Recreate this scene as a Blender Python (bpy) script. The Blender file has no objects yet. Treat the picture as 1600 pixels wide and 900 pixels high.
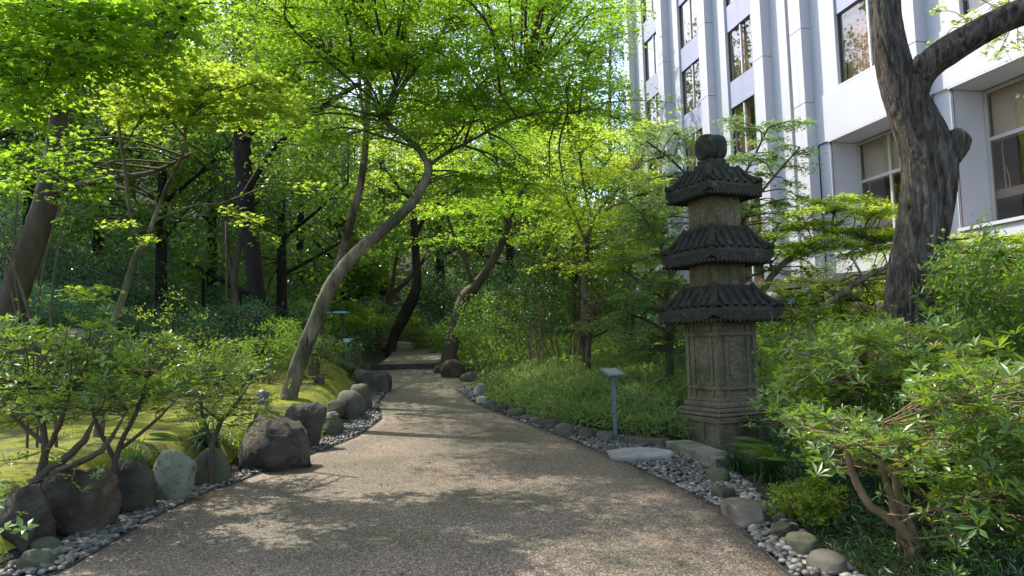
import bpy, math, random
import numpy as np
from mathutils import noise as mnoise, Vector
from math import radians as R_

# ------------------------------------------------------------------ camera, world, sun, exposure
F = 1100.0; PITCH = R_(4.6); ROLL = R_(1.5)
CAMP = np.array([0, 0, 1.5])
FW = np.array([0, math.cos(PITCH), math.sin(PITCH)])
U0 = np.array([0, -math.sin(PITCH), math.cos(PITCH)])
X0 = np.array([1.0, 0, 0])
RT = math.cos(ROLL)*X0 - math.sin(ROLL)*U0
UP = math.cos(ROLL)*U0 + math.sin(ROLL)*X0
sc = bpy.context.scene
col = sc.collection
cd = bpy.data.cameras.new('camera'); cam = bpy.data.objects.new('camera', cd); col.objects.link(cam)
from mathutils import Matrix
cam.matrix_world = Matrix([[RT[0], UP[0], -FW[0], 0], [RT[1], UP[1], -FW[1], 0], [RT[2], UP[2], -FW[2], 1.5], [0, 0, 0, 1]])
cd.sensor_width = 36; cd.lens = F/1600*36; cd.clip_start = .05; cd.clip_end = 2000
sc.camera = cam
SAZ = math.atan2(-.79, .61); SEL = R_(50)
w = bpy.data.worlds.new('World'); sc.world = w; w.use_nodes = True
nt = w.node_tree; bg = nt.nodes['Background']
sky = nt.nodes.new('ShaderNodeTexSky'); sky.sky_type = 'NISHITA'; sky.sun_disc = False
sky.sun_elevation = SEL; sky.sun_rotation = SAZ; sky.air_density = 1.0; sky.dust_density = 2.0
nt.links.new(sky.outputs[0], bg.inputs[0]); bg.inputs[1].default_value = .15
sd = bpy.data.lights.new('sun', 'SUN'); so = bpy.data.objects.new('sun', sd); col.objects.link(so)
sd.energy = 2.5; sd.angle = R_(.55); sd.color = (1, .95, .86)
sv = Vector((math.sin(SAZ)*math.cos(SEL), math.cos(SAZ)*math.cos(SEL), math.sin(SEL)))
so.rotation_euler = sv.to_track_quat('Z', 'Y').to_euler(); so.location = (0, 0, 40)
sc.view_settings.view_transform = 'Standard'; sc.view_settings.look = 'None'
sc.view_settings.exposure = 1.6; sc.view_settings.gamma = 1
sc.cycles.max_bounces = 7; sc.cycles.diffuse_bounces = 4; sc.cycles.glossy_bounces = 3
sc.cycles.transmission_bounces = 4; sc.cycles.transparent_max_bounces = 8

rng = np.random.default_rng(7)
random.seed(7)
# ------------------------------------------------------------------ picture -> place
def ray(px, py): return FW + (px-800)/F*RT + (450-py)/F*UP
def P(px, py, Y):
    d = ray(px, py); return CAMP + d*(Y/d[1])
def ramp(Y): return np.interp(Y, [-50, 8, 10, 12, 14, 17, 21, 25, 30, 45, 80, 400], [0, 0, .06, .2, .40, .65, .93, 1.2, 1.5, 2.2, 3.2, 6])
def hit(px, py, fn):
    d = ray(px, py); t = 2.0
    while t < 90:
        q = CAMP + d*t
        if q[2] <= fn(q[0], q[1]): return q
        t += .03
    return CAMP + d*40
rampf = lambda x, y: ramp(y)
LE = [(0, 950), (95, 900), (160, 862), (240, 812), (330, 770), (430, 735), (490, 712), (560, 684), (598, 656), (592, 632), (604, 616), (588, 592), (588, 577)]
RE = [(1225, 900), (1130, 803), (1050, 760), (960, 716), (880, 684), (800, 655), (738, 630), (712, 608), (740, 600), (712, 590), (690, 577)]
le = np.array([[-4.3, -3, 0], [-4.2, 3, 0]] + [hit(a, b, rampf) for a, b in LE if b < 930])
re_ = np.array([[2.1, -3, 0], [1.95, 3, 0]] + [hit(a, b, rampf) for a, b in RE])
def mono(a):
    o = a[np.argsort(a[:, 1])]; return o
le, re_ = mono(le), mono(re_)
YSTEP = min(le[-1, 1], re_[-1, 1])
def XL(Y): return np.interp(Y, le[:, 1], le[:, 0])
def XR(Y): return np.interp(Y, re_[:, 1], re_[:, 0])
# beyond the step the path bends to the left
def XLf(Y): return np.where(Y <= YSTEP, XL(Y), XL(YSTEP) - .02*(Y-YSTEP)**1.9)
def XRf(Y): return np.where(Y <= YSTEP, XR(Y), XR(YSTEP) - .03*(Y-YSTEP)**1.9)
def ss(x, a, b):
    t = np.clip((x-a)/(b-a), 0, 1); return t*t*(3-2*t)
def wob(x, y): return .5*np.sin(x*.9+1.3*np.sin(y*.5)) + .3*np.sin(y*1.3+x*.7) + .2*np.sin(x*2.7-y*2.1)
def H(x, y):
    x = np.asarray(x, float); y = np.asarray(y, float)
    dl = XLf(y)-x; dr = x-XRf(y)
    h = ramp(y) - .02
    h = h + .42*ss(dl, .55, 1.2)*(1-.5*ss(y, 25, 30)) + .04*wob(x, y)*ss(np.maximum(dl, dr), 1, 2)
    h = h + np.clip((-x-7.5), 0, 26)*.48*ss(y, 7, 15)
    h = h + np.clip(y-30, 0, 45)*.30*ss(-x, -10, -2)
    h = h + .14*ss(dr, 1.0+.0*y, 1.7)*(1-np.exp(-((x-2.9)**2+(y-10.3)**2)/.9))-.085*np.exp(-((x-2.9)**2+(y-10.3)**2)/.9) + 1.0*ss(x, 4.5, 9)*ss(y, 9, 15)
    return h
def G(px, py): return hit(px, py, lambda a, b: float(H(a, b)))

# ------------------------------------------------------------------ materials
def mat(name): 
    m = bpy.data.materials.new(name); m.use_nodes = True
    return m, m.node_tree, m.node_tree.nodes['Principled BSDF']
def N(t, ty, **k):
    n = t.nodes.new(ty)
    for a, b in k.items():
        if a in n.inputs: n.inputs[a].default_value = b
        else: setattr(n, a, b)
    return n
def ramp_node(t, fac, stops):
    r = t.nodes.new('ShaderNodeValToRGB'); e = r.color_ramp.elements
    while len(e) < len(stops): e.new(.5)
    for i, (p, c) in enumerate(stops): e[i].position = p; e[i].color = (*c, 1)
    t.links.new(fac, r.inputs[0]); return r
def surf(name, stops, scale=4, detail=6, rough=.8, bump=.3, bscale=None, stretch=(1, 1, 1), spec=.3, bdist=.02, extra=None, distort=0):
    m, t, b = mat(name)
    tc = N(t, 'ShaderNodeTexCoord'); mp = N(t, 'ShaderNodeMapping'); mp.inputs['Scale'].default_value = stretch
    t.links.new(tc.outputs['Object'], mp.inputs[0])
    n1 = N(t, 'ShaderNodeTexNoise', Scale=scale, Detail=detail, Roughness=.6, Distortion=distort); t.links.new(mp.outputs[0], n1.inputs['Vector'])
    r = ramp_node(t, n1.outputs[0], stops)
    out = r.outputs[0]
    if extra:   # (scale, lo, hi, colour) second-layer patches such as moss or lichen
        for (s2, lo, hi, c2, kind) in extra:
            if kind == 'spot':
                v = N(t, 'ShaderNodeTexVoronoi', Scale=s2); t.links.new(mp.outputs[0], v.inputs['Vector']); src = v.outputs['Distance']
            elif kind == 'up':
                g = N(t, 'ShaderNodeNewGeometry'); sx = N(t, 'ShaderNodeSeparateXYZ'); t.links.new(g.outputs['Normal'], sx.inputs[0])
                nn = N(t, 'ShaderNodeTexNoise', Scale=s2, Detail=5); t.links.new(mp.outputs[0], nn.inputs['Vector'])
                mm = N(t, 'ShaderNodeMath', operation='MULTIPLY'); t.links.new(sx.outputs[2], mm.inputs[0]); t.links.new(nn.outputs[0], mm.inputs[1]); src = mm.outputs[0]
            else:
                nn = N(t, 'ShaderNodeTexNoise', Scale=s2, Detail=6, Roughness=.65); t.links.new(mp.outputs[0], nn.inputs['Vector']); src = nn.outputs[0]
            mr = N(t, 'ShaderNodeMapRange'); mr.inputs[1].default_value = lo; mr.inputs[2].default_value = hi; t.links.new(src, mr.inputs[0])
            mx = N(t, 'ShaderNodeMix', data_type='RGBA'); t.links.new(mr.outputs[0], mx.inputs[0]); t.links.new(out, mx.inputs[6]); mx.inputs[7].default_value = (*c2, 1)
            out = mx.outputs[2]
    t.links.new(out, b.inputs['Base Color'])
    b.inputs['Roughness'].default_value = rough; b.inputs['Specular IOR Level'].default_value = spec
    if bump:
        n2 = N(t, 'ShaderNodeTexNoise', Scale=bscale or scale*4, Detail=8, Roughness=.65, Distortion=distort); t.links.new(mp.outputs[0], n2.inputs['Vector'])
        bp = N(t, 'ShaderNodeBump', Strength=bump, Distance=bdist); t.links.new(n2.outputs[0], bp.inputs['Height']); t.links.new(bp.outputs[0], b.inputs['Normal'])
    return m
def leafmat(name, dark, light, trans, tw=.45, gloss=.12, grough=.35):
    m = bpy.data.materials.new(name); m.use_nodes = True; t = m.node_tree; t.nodes.clear()
    o = N(t, 'ShaderNodeOutputMaterial'); a = N(t, 'ShaderNodeAttribute'); a.attribute_name = 'v'
    r = ramp_node(t, a.outputs['Fac'], [(0, dark), (.55, tuple((x+y)/2 for x, y in zip(dark, light))), (.93, light), (1.0, (light[0]*1.9+.03, light[1]*1.05, light[2]))])
    r2 = ramp_node(t, a.outputs['Fac'], [(0, tuple(x*.7 for x in trans)), (1, trans)])
    d = N(t, 'ShaderNodeBsdfDiffuse'); tr = N(t, 'ShaderNodeBsdfTranslucent'); g = N(t, 'ShaderNodeBsdfGlossy', Roughness=grough); g.inputs[0].default_value = (.9, .95, 1, 1)
    t.links.new(r.outputs[0], d.inputs[0]); t.links.new(r2.outputs[0], tr.inputs[0])
    m1 = N(t, 'ShaderNodeMixShader'); m1.inputs[0].default_value = tw; t.links.new(d.outputs[0], m1.inputs[1]); t.links.new(tr.outputs[0], m1.inputs[2])
    lw = N(t, 'ShaderNodeLayerWeight', Blend=.12); mu = N(t, 'ShaderNodeMapRange'); mu.inputs[3].default_value = gloss*.22; mu.inputs[4].default_value = gloss*1.0; t.links.new(lw.outputs['Fresnel'], mu.inputs[0])
    m2 = N(t, 'ShaderNodeMixShader'); t.links.new(mu.outputs[0], m2.inputs[0]); t.links.new(m1.outputs[0], m2.inputs[1]); t.links.new(g.outputs[0], m2.inputs[2])
    t.links.new(m2.outputs[0], o.inputs[0]); return m
M = {}
M['maple'] = leafmat('maple_leaf', (.055, .13, .010), (.13, .235, .014), (.44, .72, .04), .6, .07)
M['maple2'] = leafmat('maple_leaf_yellowish', (.075, .15, .014), (.17, .25, .022), (.62, .80, .07), .6, .07)
M['maple3'] = leafmat('maple_leaf_cool', (.06, .125, .035), (.14, .22, .07), (.30, .48, .12), .5, .10)
M['dark'] = leafmat('evergreen_leaf', (.022, .055, .014), (.075, .125, .035), (.10, .20, .02), .25, .12, .45)
M['mid'] = leafmat('bush_leaf', (.05, .11, .018), (.12, .205, .032), (.34, .56, .045), .5, .14)
M['blue'] = leafmat('bluegreen_leaf', (.05, .13, .055), (.13, .25, .095), (.18, .40, .11), .35, .12)
M['azalea'] = leafmat('azalea_leaf', (.055, .115, .016), (.15, .245, .03), (.36, .54, .035), .4, .16, .35)
M['lime'] = leafmat('lime_leaf', (.08, .15, .015), (.17, .26, .03), (.42, .56, .05), .5, .08)
M['grass'] = leafmat('grass_blade', (.05, .11, .025), (.14, .22, .06), (.25, .42, .08), .4, .12, .4)
M['dgrass'] = leafmat('dark_grass_blade', (.018, .055, .018), (.05, .10, .03), (.08, .18, .03), .3, .15, .35)
M['bamboo'] = leafmat('dwarf_bamboo_leaf', (.11, .18, .035), (.30, .37, .11), (.38, .52, .12), .4, .10, .45)
M['needle'] = leafmat('grey_needles', (.05, .10, .06), (.12, .18, .10), (.2, .32, .14), .4, .08)
M['redleaf'] = leafmat('dry_leaf', (.16, .08, .02), (.30, .17, .03), (.5, .3, .05), .4, .05)
M['bark_light'] = surf('bark_pale', [(.36, (.045, .035, .024)), (.5, (.14, .112, .076)), (.66, (.25, .215, .155))], 4, 10, .85, 1, 14, (1, 1, .35), .2, .04, [(1.6, .50, .62, (.075, .085, .04), 'n'), (9, .60, .68, (.03, .025, .018), 'n')])
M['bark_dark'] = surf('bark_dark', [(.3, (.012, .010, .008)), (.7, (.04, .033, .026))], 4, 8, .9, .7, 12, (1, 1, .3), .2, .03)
M['bark_mid'] = surf('bark_brown', [(.3, (.045, .034, .024)), (.7, (.12, .092, .064))], 4, 8, .9, .8, 10, (1, 1, .3), .2, .03, [(1.5, .56, .7, (.05, .065, .025), 'n')])
M['bark_big'] = surf('bark_furrowed', [(.34, (.030, .025, .019)), (.5, (.11, .09, .07)), (.70, (.25, .21, .18))], 6, 10, .88, 1, 15, (1.6, 1.6, .25), .15, .09, [(1.1, .52, .66, (.10, .115, .06), 'n')], 1.8)
M['twig'] = surf('twig', [(.3, (.05, .04, .025)), (.7, (.12, .10, .065))], 8, 3, .9, 0)
M['stem'] = surf('azalea_stem', [(.3, (.10, .065, .035)), (.7, (.25, .17, .10))], 12, 5, .85, .5, 40, (1, 1, .4), .2, .01)
M['rock_dark'] = surf('dark_stone', [(.3, (.030, .025, .018)), (.5, (.085, .072, .052)), (.8, (.19, .165, .125))], 2.4, 9, .85, 1, 9, extra=[(2.0, .40, .6, (.05, .06, .02), 'up')], spec=.25, bdist=.08)
M['rock_brown'] = surf('brown_stone', [(.34, (.030, .022, .014)), (.5, (.085, .062, .042)), (.72, (.19, .145, .10))], 2.2, 9, .85, 1, 8, extra=[(2.2, .38, .6, (.05, .065, .02), 'up')], bdist=.05)
M['rock_green'] = surf('mossy_stone', [(.3, (.055, .054, .030)), (.6, (.11, .108, .062)), (.8, (.18, .17, .11))], 3, 8, .85, .5, 12, extra=[(1.6, .5, .62, (.07, .09, .02), 'n')], bdist=.03)
M['rock_spot'] = surf('lichen_spotted_stone', [(.3, (.15, .155, .105)), (.7, (.23, .235, .17))], 3, 6, .85, .4, 14, extra=[(19, .34, .22, (.10, .108, .07), 'spot'), (6, .56, .64, (.10, .105, .065), 'n'), (1.5, .55, .7, (.09, .10, .05), 'n')], bdist=.02)
M['rock_pale'] = surf('pale_stone', [(.3, (.20, .18, .155)), (.7, (.36, .33, .29))], 4, 8, .85, .4, 16, bdist=.02)
M['rock_grey'] = surf('grey_stone', [(.3, (.055, .050, .036)), (.7, (.15, .135, .10))], 3, 8, .8, .4, 12, extra=[(2.2, .55, .7, (.09, .11, .045), 'n')], bdist=.03)
M['pag'] = surf('weathered_granite', [(.3, (.080, .064, .038)), (.5, (.165, .135, .085)), (.75, (.29, .24, .165))], 30, 8, .92, .5, 70, extra=[(2.0, .46, .64, (.075, .075, .032), 'n'), (1.2, .56, .66, (.035, .035, .02), 'n')], bdist=.01)
M['pagroof'] = surf('blackened_granite', [(.3, (.018, .018, .013)), (.6, (.045, .044, .032)), (.8, (.095, .09, .066))], 14, 9, .92, .7, 50, extra=[(3, .50, .68, (.032, .033, .017), 'n'), (6, .60, .70, (.11, .105, .085), 'n')], bdist=.012)
M['curb'] = surf('granite_kerb', [(.3, (.13, .125, .095)), (.7, (.26, .24, .19))], 18, 8, .9, .5, 60, extra=[(2.2, .5, .64, (.09, .10, .04), 'n')], bdist=.01)
M['soil'] = surf('soil', [(.25, (.018, .014, .009)), (.5, (.038, .033, .018)), (.62, (.035, .05, .015)), (.8, (.05, .08, .02))], 1.7, 10, .95, .8, 12, bdist=.05)
M['moss'] = surf('moss', [(.25, (.11, .12, .012)), (.5, (.19, .205, .014)), (.75, (.26, .26, .02))], 2.0, 10, .95, .9, 45, bdist=.03, extra=[(1.1, .52, .64, (.065, .065, .02), 'n'), (3.5, .60, .68, (.05, .04, .022), 'n')])
M['metal'] = surf('grey_painted_metal', [(.3, (.10, .12, .125)), (.7, (.15, .17, .17))], 6, 4, .45, .05)
M['plate'] = surf('sign_plate', [(.3, (.16, .17, .12)), (.7, (.26, .27, .20))], 14, 4, .3, .05, spec=.6)
M['ink'] = surf('sign_lettering', [(.3, (.60, .60, .52)), (.7, (.66, .66, .58))], 14, 2, .6, 0)
M['blueplate'] = surf('blue_sign_plate', [(.3, (.13, .33, .55)), (.7, (.2, .42, .65))], 4, 2, .35, 0)
M['wood'] = surf('old_wood', [(.3, (.05, .035, .022)), (.7, (.13, .095, .06))], 5, 6, .9, .5, 20, (1, .3, 1))
M['bamboo_pole'] = surf('bamboo_pole', [(.3, (.22, .15, .10)), (.7, (.36, .27, .19))], 5, 5, .7, .2)
M['edge'] = surf('path_edging', [(.3, (.03, .03, .025)), (.7, (.06, .06, .05))], 9, 4, .8, .2)
M['wall'] = surf('white_panel', [(.3, (.45, .445, .475)), (.7, (.50, .50, .52))], .8, 6, .55, .02, stretch=(1, 1, .3), spec=.4)
M['spandrel'] = surf('lavender_panel', [(.3, (.29, .30, .41)), (.7, (.33, .34, .45))], .8, 6, .5, .02, spec=.4)
M['joint'] = surf('panel_joint', [(.3, (.10, .09, .10)), (.7, (.14, .13, .14))], 3, 2, .8, 0)
M['wframe'] = surf('window_frame_dark', [(.3, (.05, .045, .04)), (.7, (.07, .06, .055))], 3, 2, .4, 0)
M['wframe2'] = surf('window_frame_beige', [(.3, (.42, .40, .36)), (.7, (.47, .45, .41))], 3, 2, .5, 0)
M['mull'] = surf('window_mullion', [(.3, (.55, .56, .58)), (.7, (.6, .6, .62))], 3, 2, .35, 0)
M['curtain'] = surf('curtain', [(.3, (.42, .34, .30)), (.7, (.56, .47, .42))], 3, 4, .9, .1, stretch=(6, 6, .4))
M['blind'] = surf('roller_blind', [(.3, (.74, .76, .70)), (.7, (.8, .8, .75))], 1, 2, .8, 0)
M['inside'] = surf('room_wall', [(.3, (.42, .42, .44)), (.7, (.48, .48, .5))], 1, 2, .8, 0)
M['cord'] = surf('cord', [(.3, (.7, .7, .68)), (.7, (.75, .75, .72))], 1, 2, .6, 0)
M['flower'] = surf('blue_petals', [(.3, (.25, .38, .75)), (.7, (.4, .5, .85))], 20, 2, .6, 0)
def glassmat():
    m = bpy.data.materials.new('window_glass'); m.use_nodes = True; t = m.node_tree; t.nodes.clear()
    o = N(t, 'ShaderNodeOutputMaterial'); a = N(t, 'ShaderNodeBsdfTransparent'); a.inputs[0].default_value = (.86, .80, .74, 1)
    g = N(t, 'ShaderNodeBsdfGlossy', Roughness=.01); g.inputs[0].default_value = (.95, .97, 1, 1)
    f = N(t, 'ShaderNodeLayerWeight', Blend=.5); pw = N(t, 'ShaderNodeMath', operation='POWER'); pw.inputs[1].default_value = 3.0; mr = N(t, 'ShaderNodeMapRange'); mr.inputs[3].default_value = .05; mr.inputs[4].default_value = .8; x = N(t, 'ShaderNodeMixShader')
    t.links.new(f.outputs['Facing'], pw.inputs[0]); t.links.new(pw.outputs[0], mr.inputs[0]); t.links.new(mr.outputs[0], x.inputs[0]); t.links.new(a.outputs[0], x.inputs[1]); t.links.new(g.outputs[0], x.inputs[2]); t.links.new(x.outputs[0], o.inputs[0]); return m
M['glass'] = glassmat()
def watermat():
    m, t, b = mat('water'); b.inputs['Base Color'].default_value = (.012, .012, .01, 1); b.inputs['Roughness'].default_value = .06
    n = N(t, 'ShaderNodeTexNoise', Scale=9, Detail=3); bp = N(t, 'ShaderNodeBump', Strength=.25, Distance=.02); t.links.new(n.outputs[0], bp.inputs['Height']); t.links.new(bp.outputs[0], b.inputs['Normal']); return m
M['water'] = watermat()
def pathmat(nm='exposed_aggregate', tint=((.56, .57, .46), (.76, .72, .64), (1.0, .90, .81))):
    m, t, b = mat(nm)
    tc = N(t, 'ShaderNodeTexCoord')
    v = N(t, 'ShaderNodeTexVoronoi', Scale=95); t.links.new(tc.outputs['Object'], v.inputs['Vector'])
    r = ramp_node(t, v.outputs['Color'], [(.15, (.055, .045, .036)), (.45, (.15, .118, .086)), (.70, (.25, .20, .150)), (.92, (.50, .43, .34))])
    n = N(t, 'ShaderNodeTexNoise', Scale=.8, Detail=5); t.links.new(tc.outputs['Object'], n.inputs['Vector'])
    r2 = ramp_node(t, n.outputs[0], [(.36, tint[0]), (.5, tint[1]), (.66, tint[2])])
    mx = N(t, 'ShaderNodeMix', data_type='RGBA', blend_type='MULTIPLY'); mx.inputs[0].default_value = 1
    t.links.new(r.outputs[0], mx.inputs[6]); t.links.new(r2.outputs[0], mx.inputs[7]); t.links.new(mx.outputs[2], b.inputs['Base Color'])
    bp = N(t, 'ShaderNodeBump', Strength=.7, Distance=.006); t.links.new(v.outputs['Distance'], bp.inputs['Height']); bp.invert = True
    t.links.new(bp.outputs[0], b.inputs['Normal']); b.inputs['Roughness'].default_value = .75; b.inputs['Specular IOR Level'].default_value = .4
    return m
M['path'] = pathmat(); M['path2'] = pathmat('older_aggregate', ((.50, .56, .46), (.62, .64, .54), (.74, .74, .64)))
def pebmat():
    m, t, b = mat('river_pebble'); g = N(t, 'ShaderNodeNewGeometry'); oi = N(t, 'ShaderNodeObjectInfo')
    ad = N(t, 'ShaderNodeMath', operation='ADD'); t.links.new(g.outputs['Random Per Island'], ad.inputs[0]); t.links.new(oi.outputs['Random'], ad.inputs[1])
    fr = N(t, 'ShaderNodeMath', operation='FRACT'); t.links.new(ad.outputs[0], fr.inputs[0])
    r = ramp_node(t, fr.outputs[0], [(0, (.05, .046, .037)), (.4, (.095, .087, .07)), (.75, (.15, .136, .11)), (.95, (.25, .23, .19))])
    t.links.new(r.outputs[0], b.inputs['Base Color']); b.inputs['Roughness'].default_value = .6
    return m
M['pebble'] = pebmat()

# ------------------------------------------------------------------ objects
def tag(o, label=None, cat=None, group=None, kind=None):
    if label: o['label'] = label
    if cat: o['category'] = cat
    if group: o['group'] = group
    if kind: o['kind'] = kind
    return o
WL = {}
def empty(name, loc, label=None, cat=None, group=None, kind=None):
    o = bpy.data.objects.new(name, None); col.objects.link(o); o.location = loc; o.empty_display_size = .2; WL[o.name] = np.array(loc, float)
    return tag(o, label, cat, group, kind)
class MB:
    def __init__(s): s.v = []; s.f = []; s.n = 0; s.a = []; s.mi = []
    def add(s, verts, faces, mi=0, a=None):
        verts = np.asarray(verts, float).reshape(-1, 3)
        s.v.append(verts); 
        s.f.append((np.asarray(faces, np.int64)+s.n)); s.n += len(verts)
        s.mi.append(mi); s.a.append(np.full(len(verts), .5) if a is None else a)
    def build(s, name, m, parent=None, smooth=True, kind=None, label=None, origin=None):
        me = bpy.data.meshes.new(name)
        V = np.concatenate(s.v)
        loc = np.zeros(3) if parent is None else WL[parent.name]
        if origin is not None: loc = np.array(origin, float)
        V = V - loc
        me.vertices.add(len(V)); me.vertices.foreach_set('co', V.astype(np.float32).ravel())
        li = np.concatenate([f.ravel() for f in s.f]); tot = np.concatenate([np.full(len(f), f.shape[1]) for f in s.f])
        me.loops.add(len(li)); me.loops.foreach_set('vertex_index', li.astype(np.int32))
        me.polygons.add(len(tot)); st = np.concatenate([[0], np.cumsum(tot)[:-1]])
        me.polygons.foreach_set('loop_start', st.astype(np.int32)); me.polygons.foreach_set('loop_total', tot.astype(np.int32))
        if isinstance(m, (list, tuple)):
            for x in m: me.materials.append(x)
            me.polygons.foreach_set('material_index', np.concatenate([np.full(len(f), i) for f, i in zip(s.f, s.mi)]).astype(np.int32))
        else: me.materials.append(m)
        me.update(calc_edges=True)
        me.polygons.foreach_set('use_smooth', np.full(len(tot), bool(smooth)))
        at = me.attributes.new('v', 'FLOAT', 'POINT'); at.data.foreach_set('value', np.concatenate(s.a).astype(np.float32))
        o = bpy.data.objects.new(name, me); col.objects.link(o)
        if parent is not None: o.parent = parent
        else: o.location = loc
        WL[o.name] = loc
        return tag(o, label, kind=kind)
def boxv(c, ax, ay, az):   # centre and three half-axis vectors
    c = np.array(c, float); r = []
    for i in (-1, 1):
        for j in (-1, 1):
            for k in (-1, 1): r.append(c+np.array(ax)*i+np.array(ay)*j+np.array(az)*k)
    return r
BOXF = [(0, 1, 3, 2), (4, 6, 7, 5), (0, 4, 5, 1), (2, 3, 7, 6), (0, 2, 6, 4), (1, 5, 7, 3)]
def abox(mb, x0, x1, y0, y1, z0, z1, fr=None, mi=0):
    c = ((x0+x1)/2, (y0+y1)/2, (z0+z1)/2)
    v = np.array(boxv(c, ((x1-x0)/2, 0, 0), (0, (y1-y0)/2, 0), (0, 0, (z1-z0)/2)))
    if fr is not None: v = fr(v)
    mb.add(v, BOXF, mi)
def catmull(p, n=5):
    p = np.asarray(p, float)
    if len(p) < 3: 
        t = np.linspace(0, 1, n+1)[:, None]; return p[0]*(1-t)+p[-1]*t
    q = np.vstack([2*p[0]-p[1], p, 2*p[-1]-p[-2]]); out = []
    for i in range(1, len(q)-2):
        a, b, c, d = q[i-1:i+3]
        for t in np.arange(n)/n: out.append(.5*((2*b)+(c-a)*t+(2*a-5*b+4*c-d)*t*t+(3*b-a-3*c+d)*t**3))
    out.append(q[-2]); return np.array(out)
def tube(mb, pts, rad, seg=8, bump=0, seed=0, cap=True):
    pts = np.asarray(pts, float); n = len(pts); rad = np.broadcast_to(rad, (n,)).astype(float)
    d = np.gradient(pts, axis=0); d /= np.linalg.norm(d, axis=1)[:, None]+1e-9
    ref = np.array([0, 0, 1.]) if abs(d[:, 2]).mean() < .75 else np.array([1., .1, 0])
    a = np.cross(d, ref); a /= np.linalg.norm(a, axis=1)[:, None]; b = np.cross(d, a)
    th = np.arange(seg)/seg*2*math.pi
    rr = rad[:, None]*np.ones(seg)
    if bump:
        L = np.arange(n)[:, None]*.35
        rr = rr*(1+bump*(np.sin(th*2+seed+L*.5)*.5+np.sin(th*3-seed*2+L*.9)*.4+np.sin(th*5+L*.6+seed)*.35))
    V = pts[:, None]+rr[..., None]*(np.cos(th)[None, :, None]*a[:, None]+np.sin(th)[None, :, None]*b[:, None])
    i = np.arange(n-1)[:, None]*seg; j = np.arange(seg)[None]; j2 = (j+1) % seg
    f = np.stack([i+j, i+j2, i+seg+j2, i+seg+j], -1).reshape(-1, 4)
    if cap and seg > 3:
        nv = n*seg; mb.add(np.vstack([V.reshape(-1, 3), pts[-1]+d[-1]*rad[-1]*.3]), f)
        mb.f.append(np.array([(nv-seg+k, nv-seg+(k+1) % seg, nv) for k in range(seg)])+mb.n-nv-1); mb.mi.append(0)
    else: mb.add(V.reshape(-1, 3), f)
# leaf templates: (verts (k,3) in units of leaf size, faces)
def star(L, inner=.34, spread=300, w=None):
    v = []; an = [math.radians(-spread/2+spread*i/(L-1)) for i in range(L)]
    ln = [1-.42*abs(a)/math.radians(spread/2) for a in an]
    vals = [math.radians(-spread/2-spread/(L-1)/2)] + [(an[i]+an[i+1])/2 for i in range(L-1)] + [math.radians(spread/2+spread/(L-1)/2)]
    for a in vals[:]: v.append((inner*math.cos(a)*.8, inner*math.sin(a)*.8, .04))
    for a, l in zip(an, ln): v.append((l*math.cos(a)*.62, l*math.sin(a)*.62, -.05))
    nv = L+1; fs = [(i, nv+i, i+1) for i in range(L)]
    fs += [(0, i, i+1) for i in range(1, L)]
    return np.array(v), np.array(fs)
T = {}
T['maple'] = star(5)
T['maple7'] = star(7)
T['tri'] = (np.array([(0, 0, .03), (.38, -.52, -.05), (.42, -.16, .04), (1, 0, -.07), (.42, .16, .04), (.38, .52, -.05)])*np.array([.9, .9, 1]), np.array([(0, 1, 2), (0, 2, 3), (0, 3, 4), (0, 4, 5)]))
T['oval'] = (np.array([(0, 0, 0), (.35, -.20, .05), (.8, -.13, .02), (1, 0, -.06), (.8, .13, .02), (.35, .20, .05), (.5, 0, -.02)]), np.array([(0, 1, 6), (1, 2, 6), (2, 3, 6), (3, 4, 6), (4, 5, 6), (5, 0, 6)]))
T['leaf2'] = (np.array([(0, 0, 0), (.5, -.26, .06), (1, 0, -.04), (.5, .26, .06)]), np.array([(0, 1, 2), (0, 2, 3)]))
T['lance'] = (np.array([(0, 0, 0), (.4, -.10, .03), (1, 0, -.16), (.4, .10, .03)]), np.array([(0, 1, 2), (0, 2, 3)]))
def rosette(k=6, up=.35, w=.17):
    vs = []; fs = []; n = 0
    for i in range(k):
        a = 2*math.pi*i/k+.3*(i % 2); u = up*(.6+.8*((i*37) % 10)/10); l = .8+.35*((i*53) % 10)/10
        c, s = math.cos(a), math.sin(a)
        for (x, y, z) in [(.04, 0, 0), (.5, -w, .04), (1, 0, -.08), (.5, w, .04), (.55, 0, -.02)]:
            x *= l; vs.append((x*c-y*s, x*s+y*c, z+x*u))
        fs += [(n, n+1, n+4), (n+1, n+2, n+4), (n+2, n+3, n+4), (n+3, n, n+4)]; n += 5
    return np.array(vs), np.array(fs)
T['rosette'] = rosette(6); T['rosette4'] = rosette(4, .15, .22); T['rosette7'] = rosette(7, .6, .14)
T['rosette5'] = rosette(5, .5, .15)
T['feather'] = (lambda: (np.array(sum([[(x, 0, 0), (x+.10, s*.30, .02), (x+.16, s*.04, 0)] for x in (0, .2, .4, .6, .8) for s in (-1, 1)], [])), np.array([(3*i, 3*i+1, 3*i+2) for i in range(10)])))()
def norm(a): return a/(np.linalg.norm(a, axis=-1, keepdims=True)+1e-9)
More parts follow.
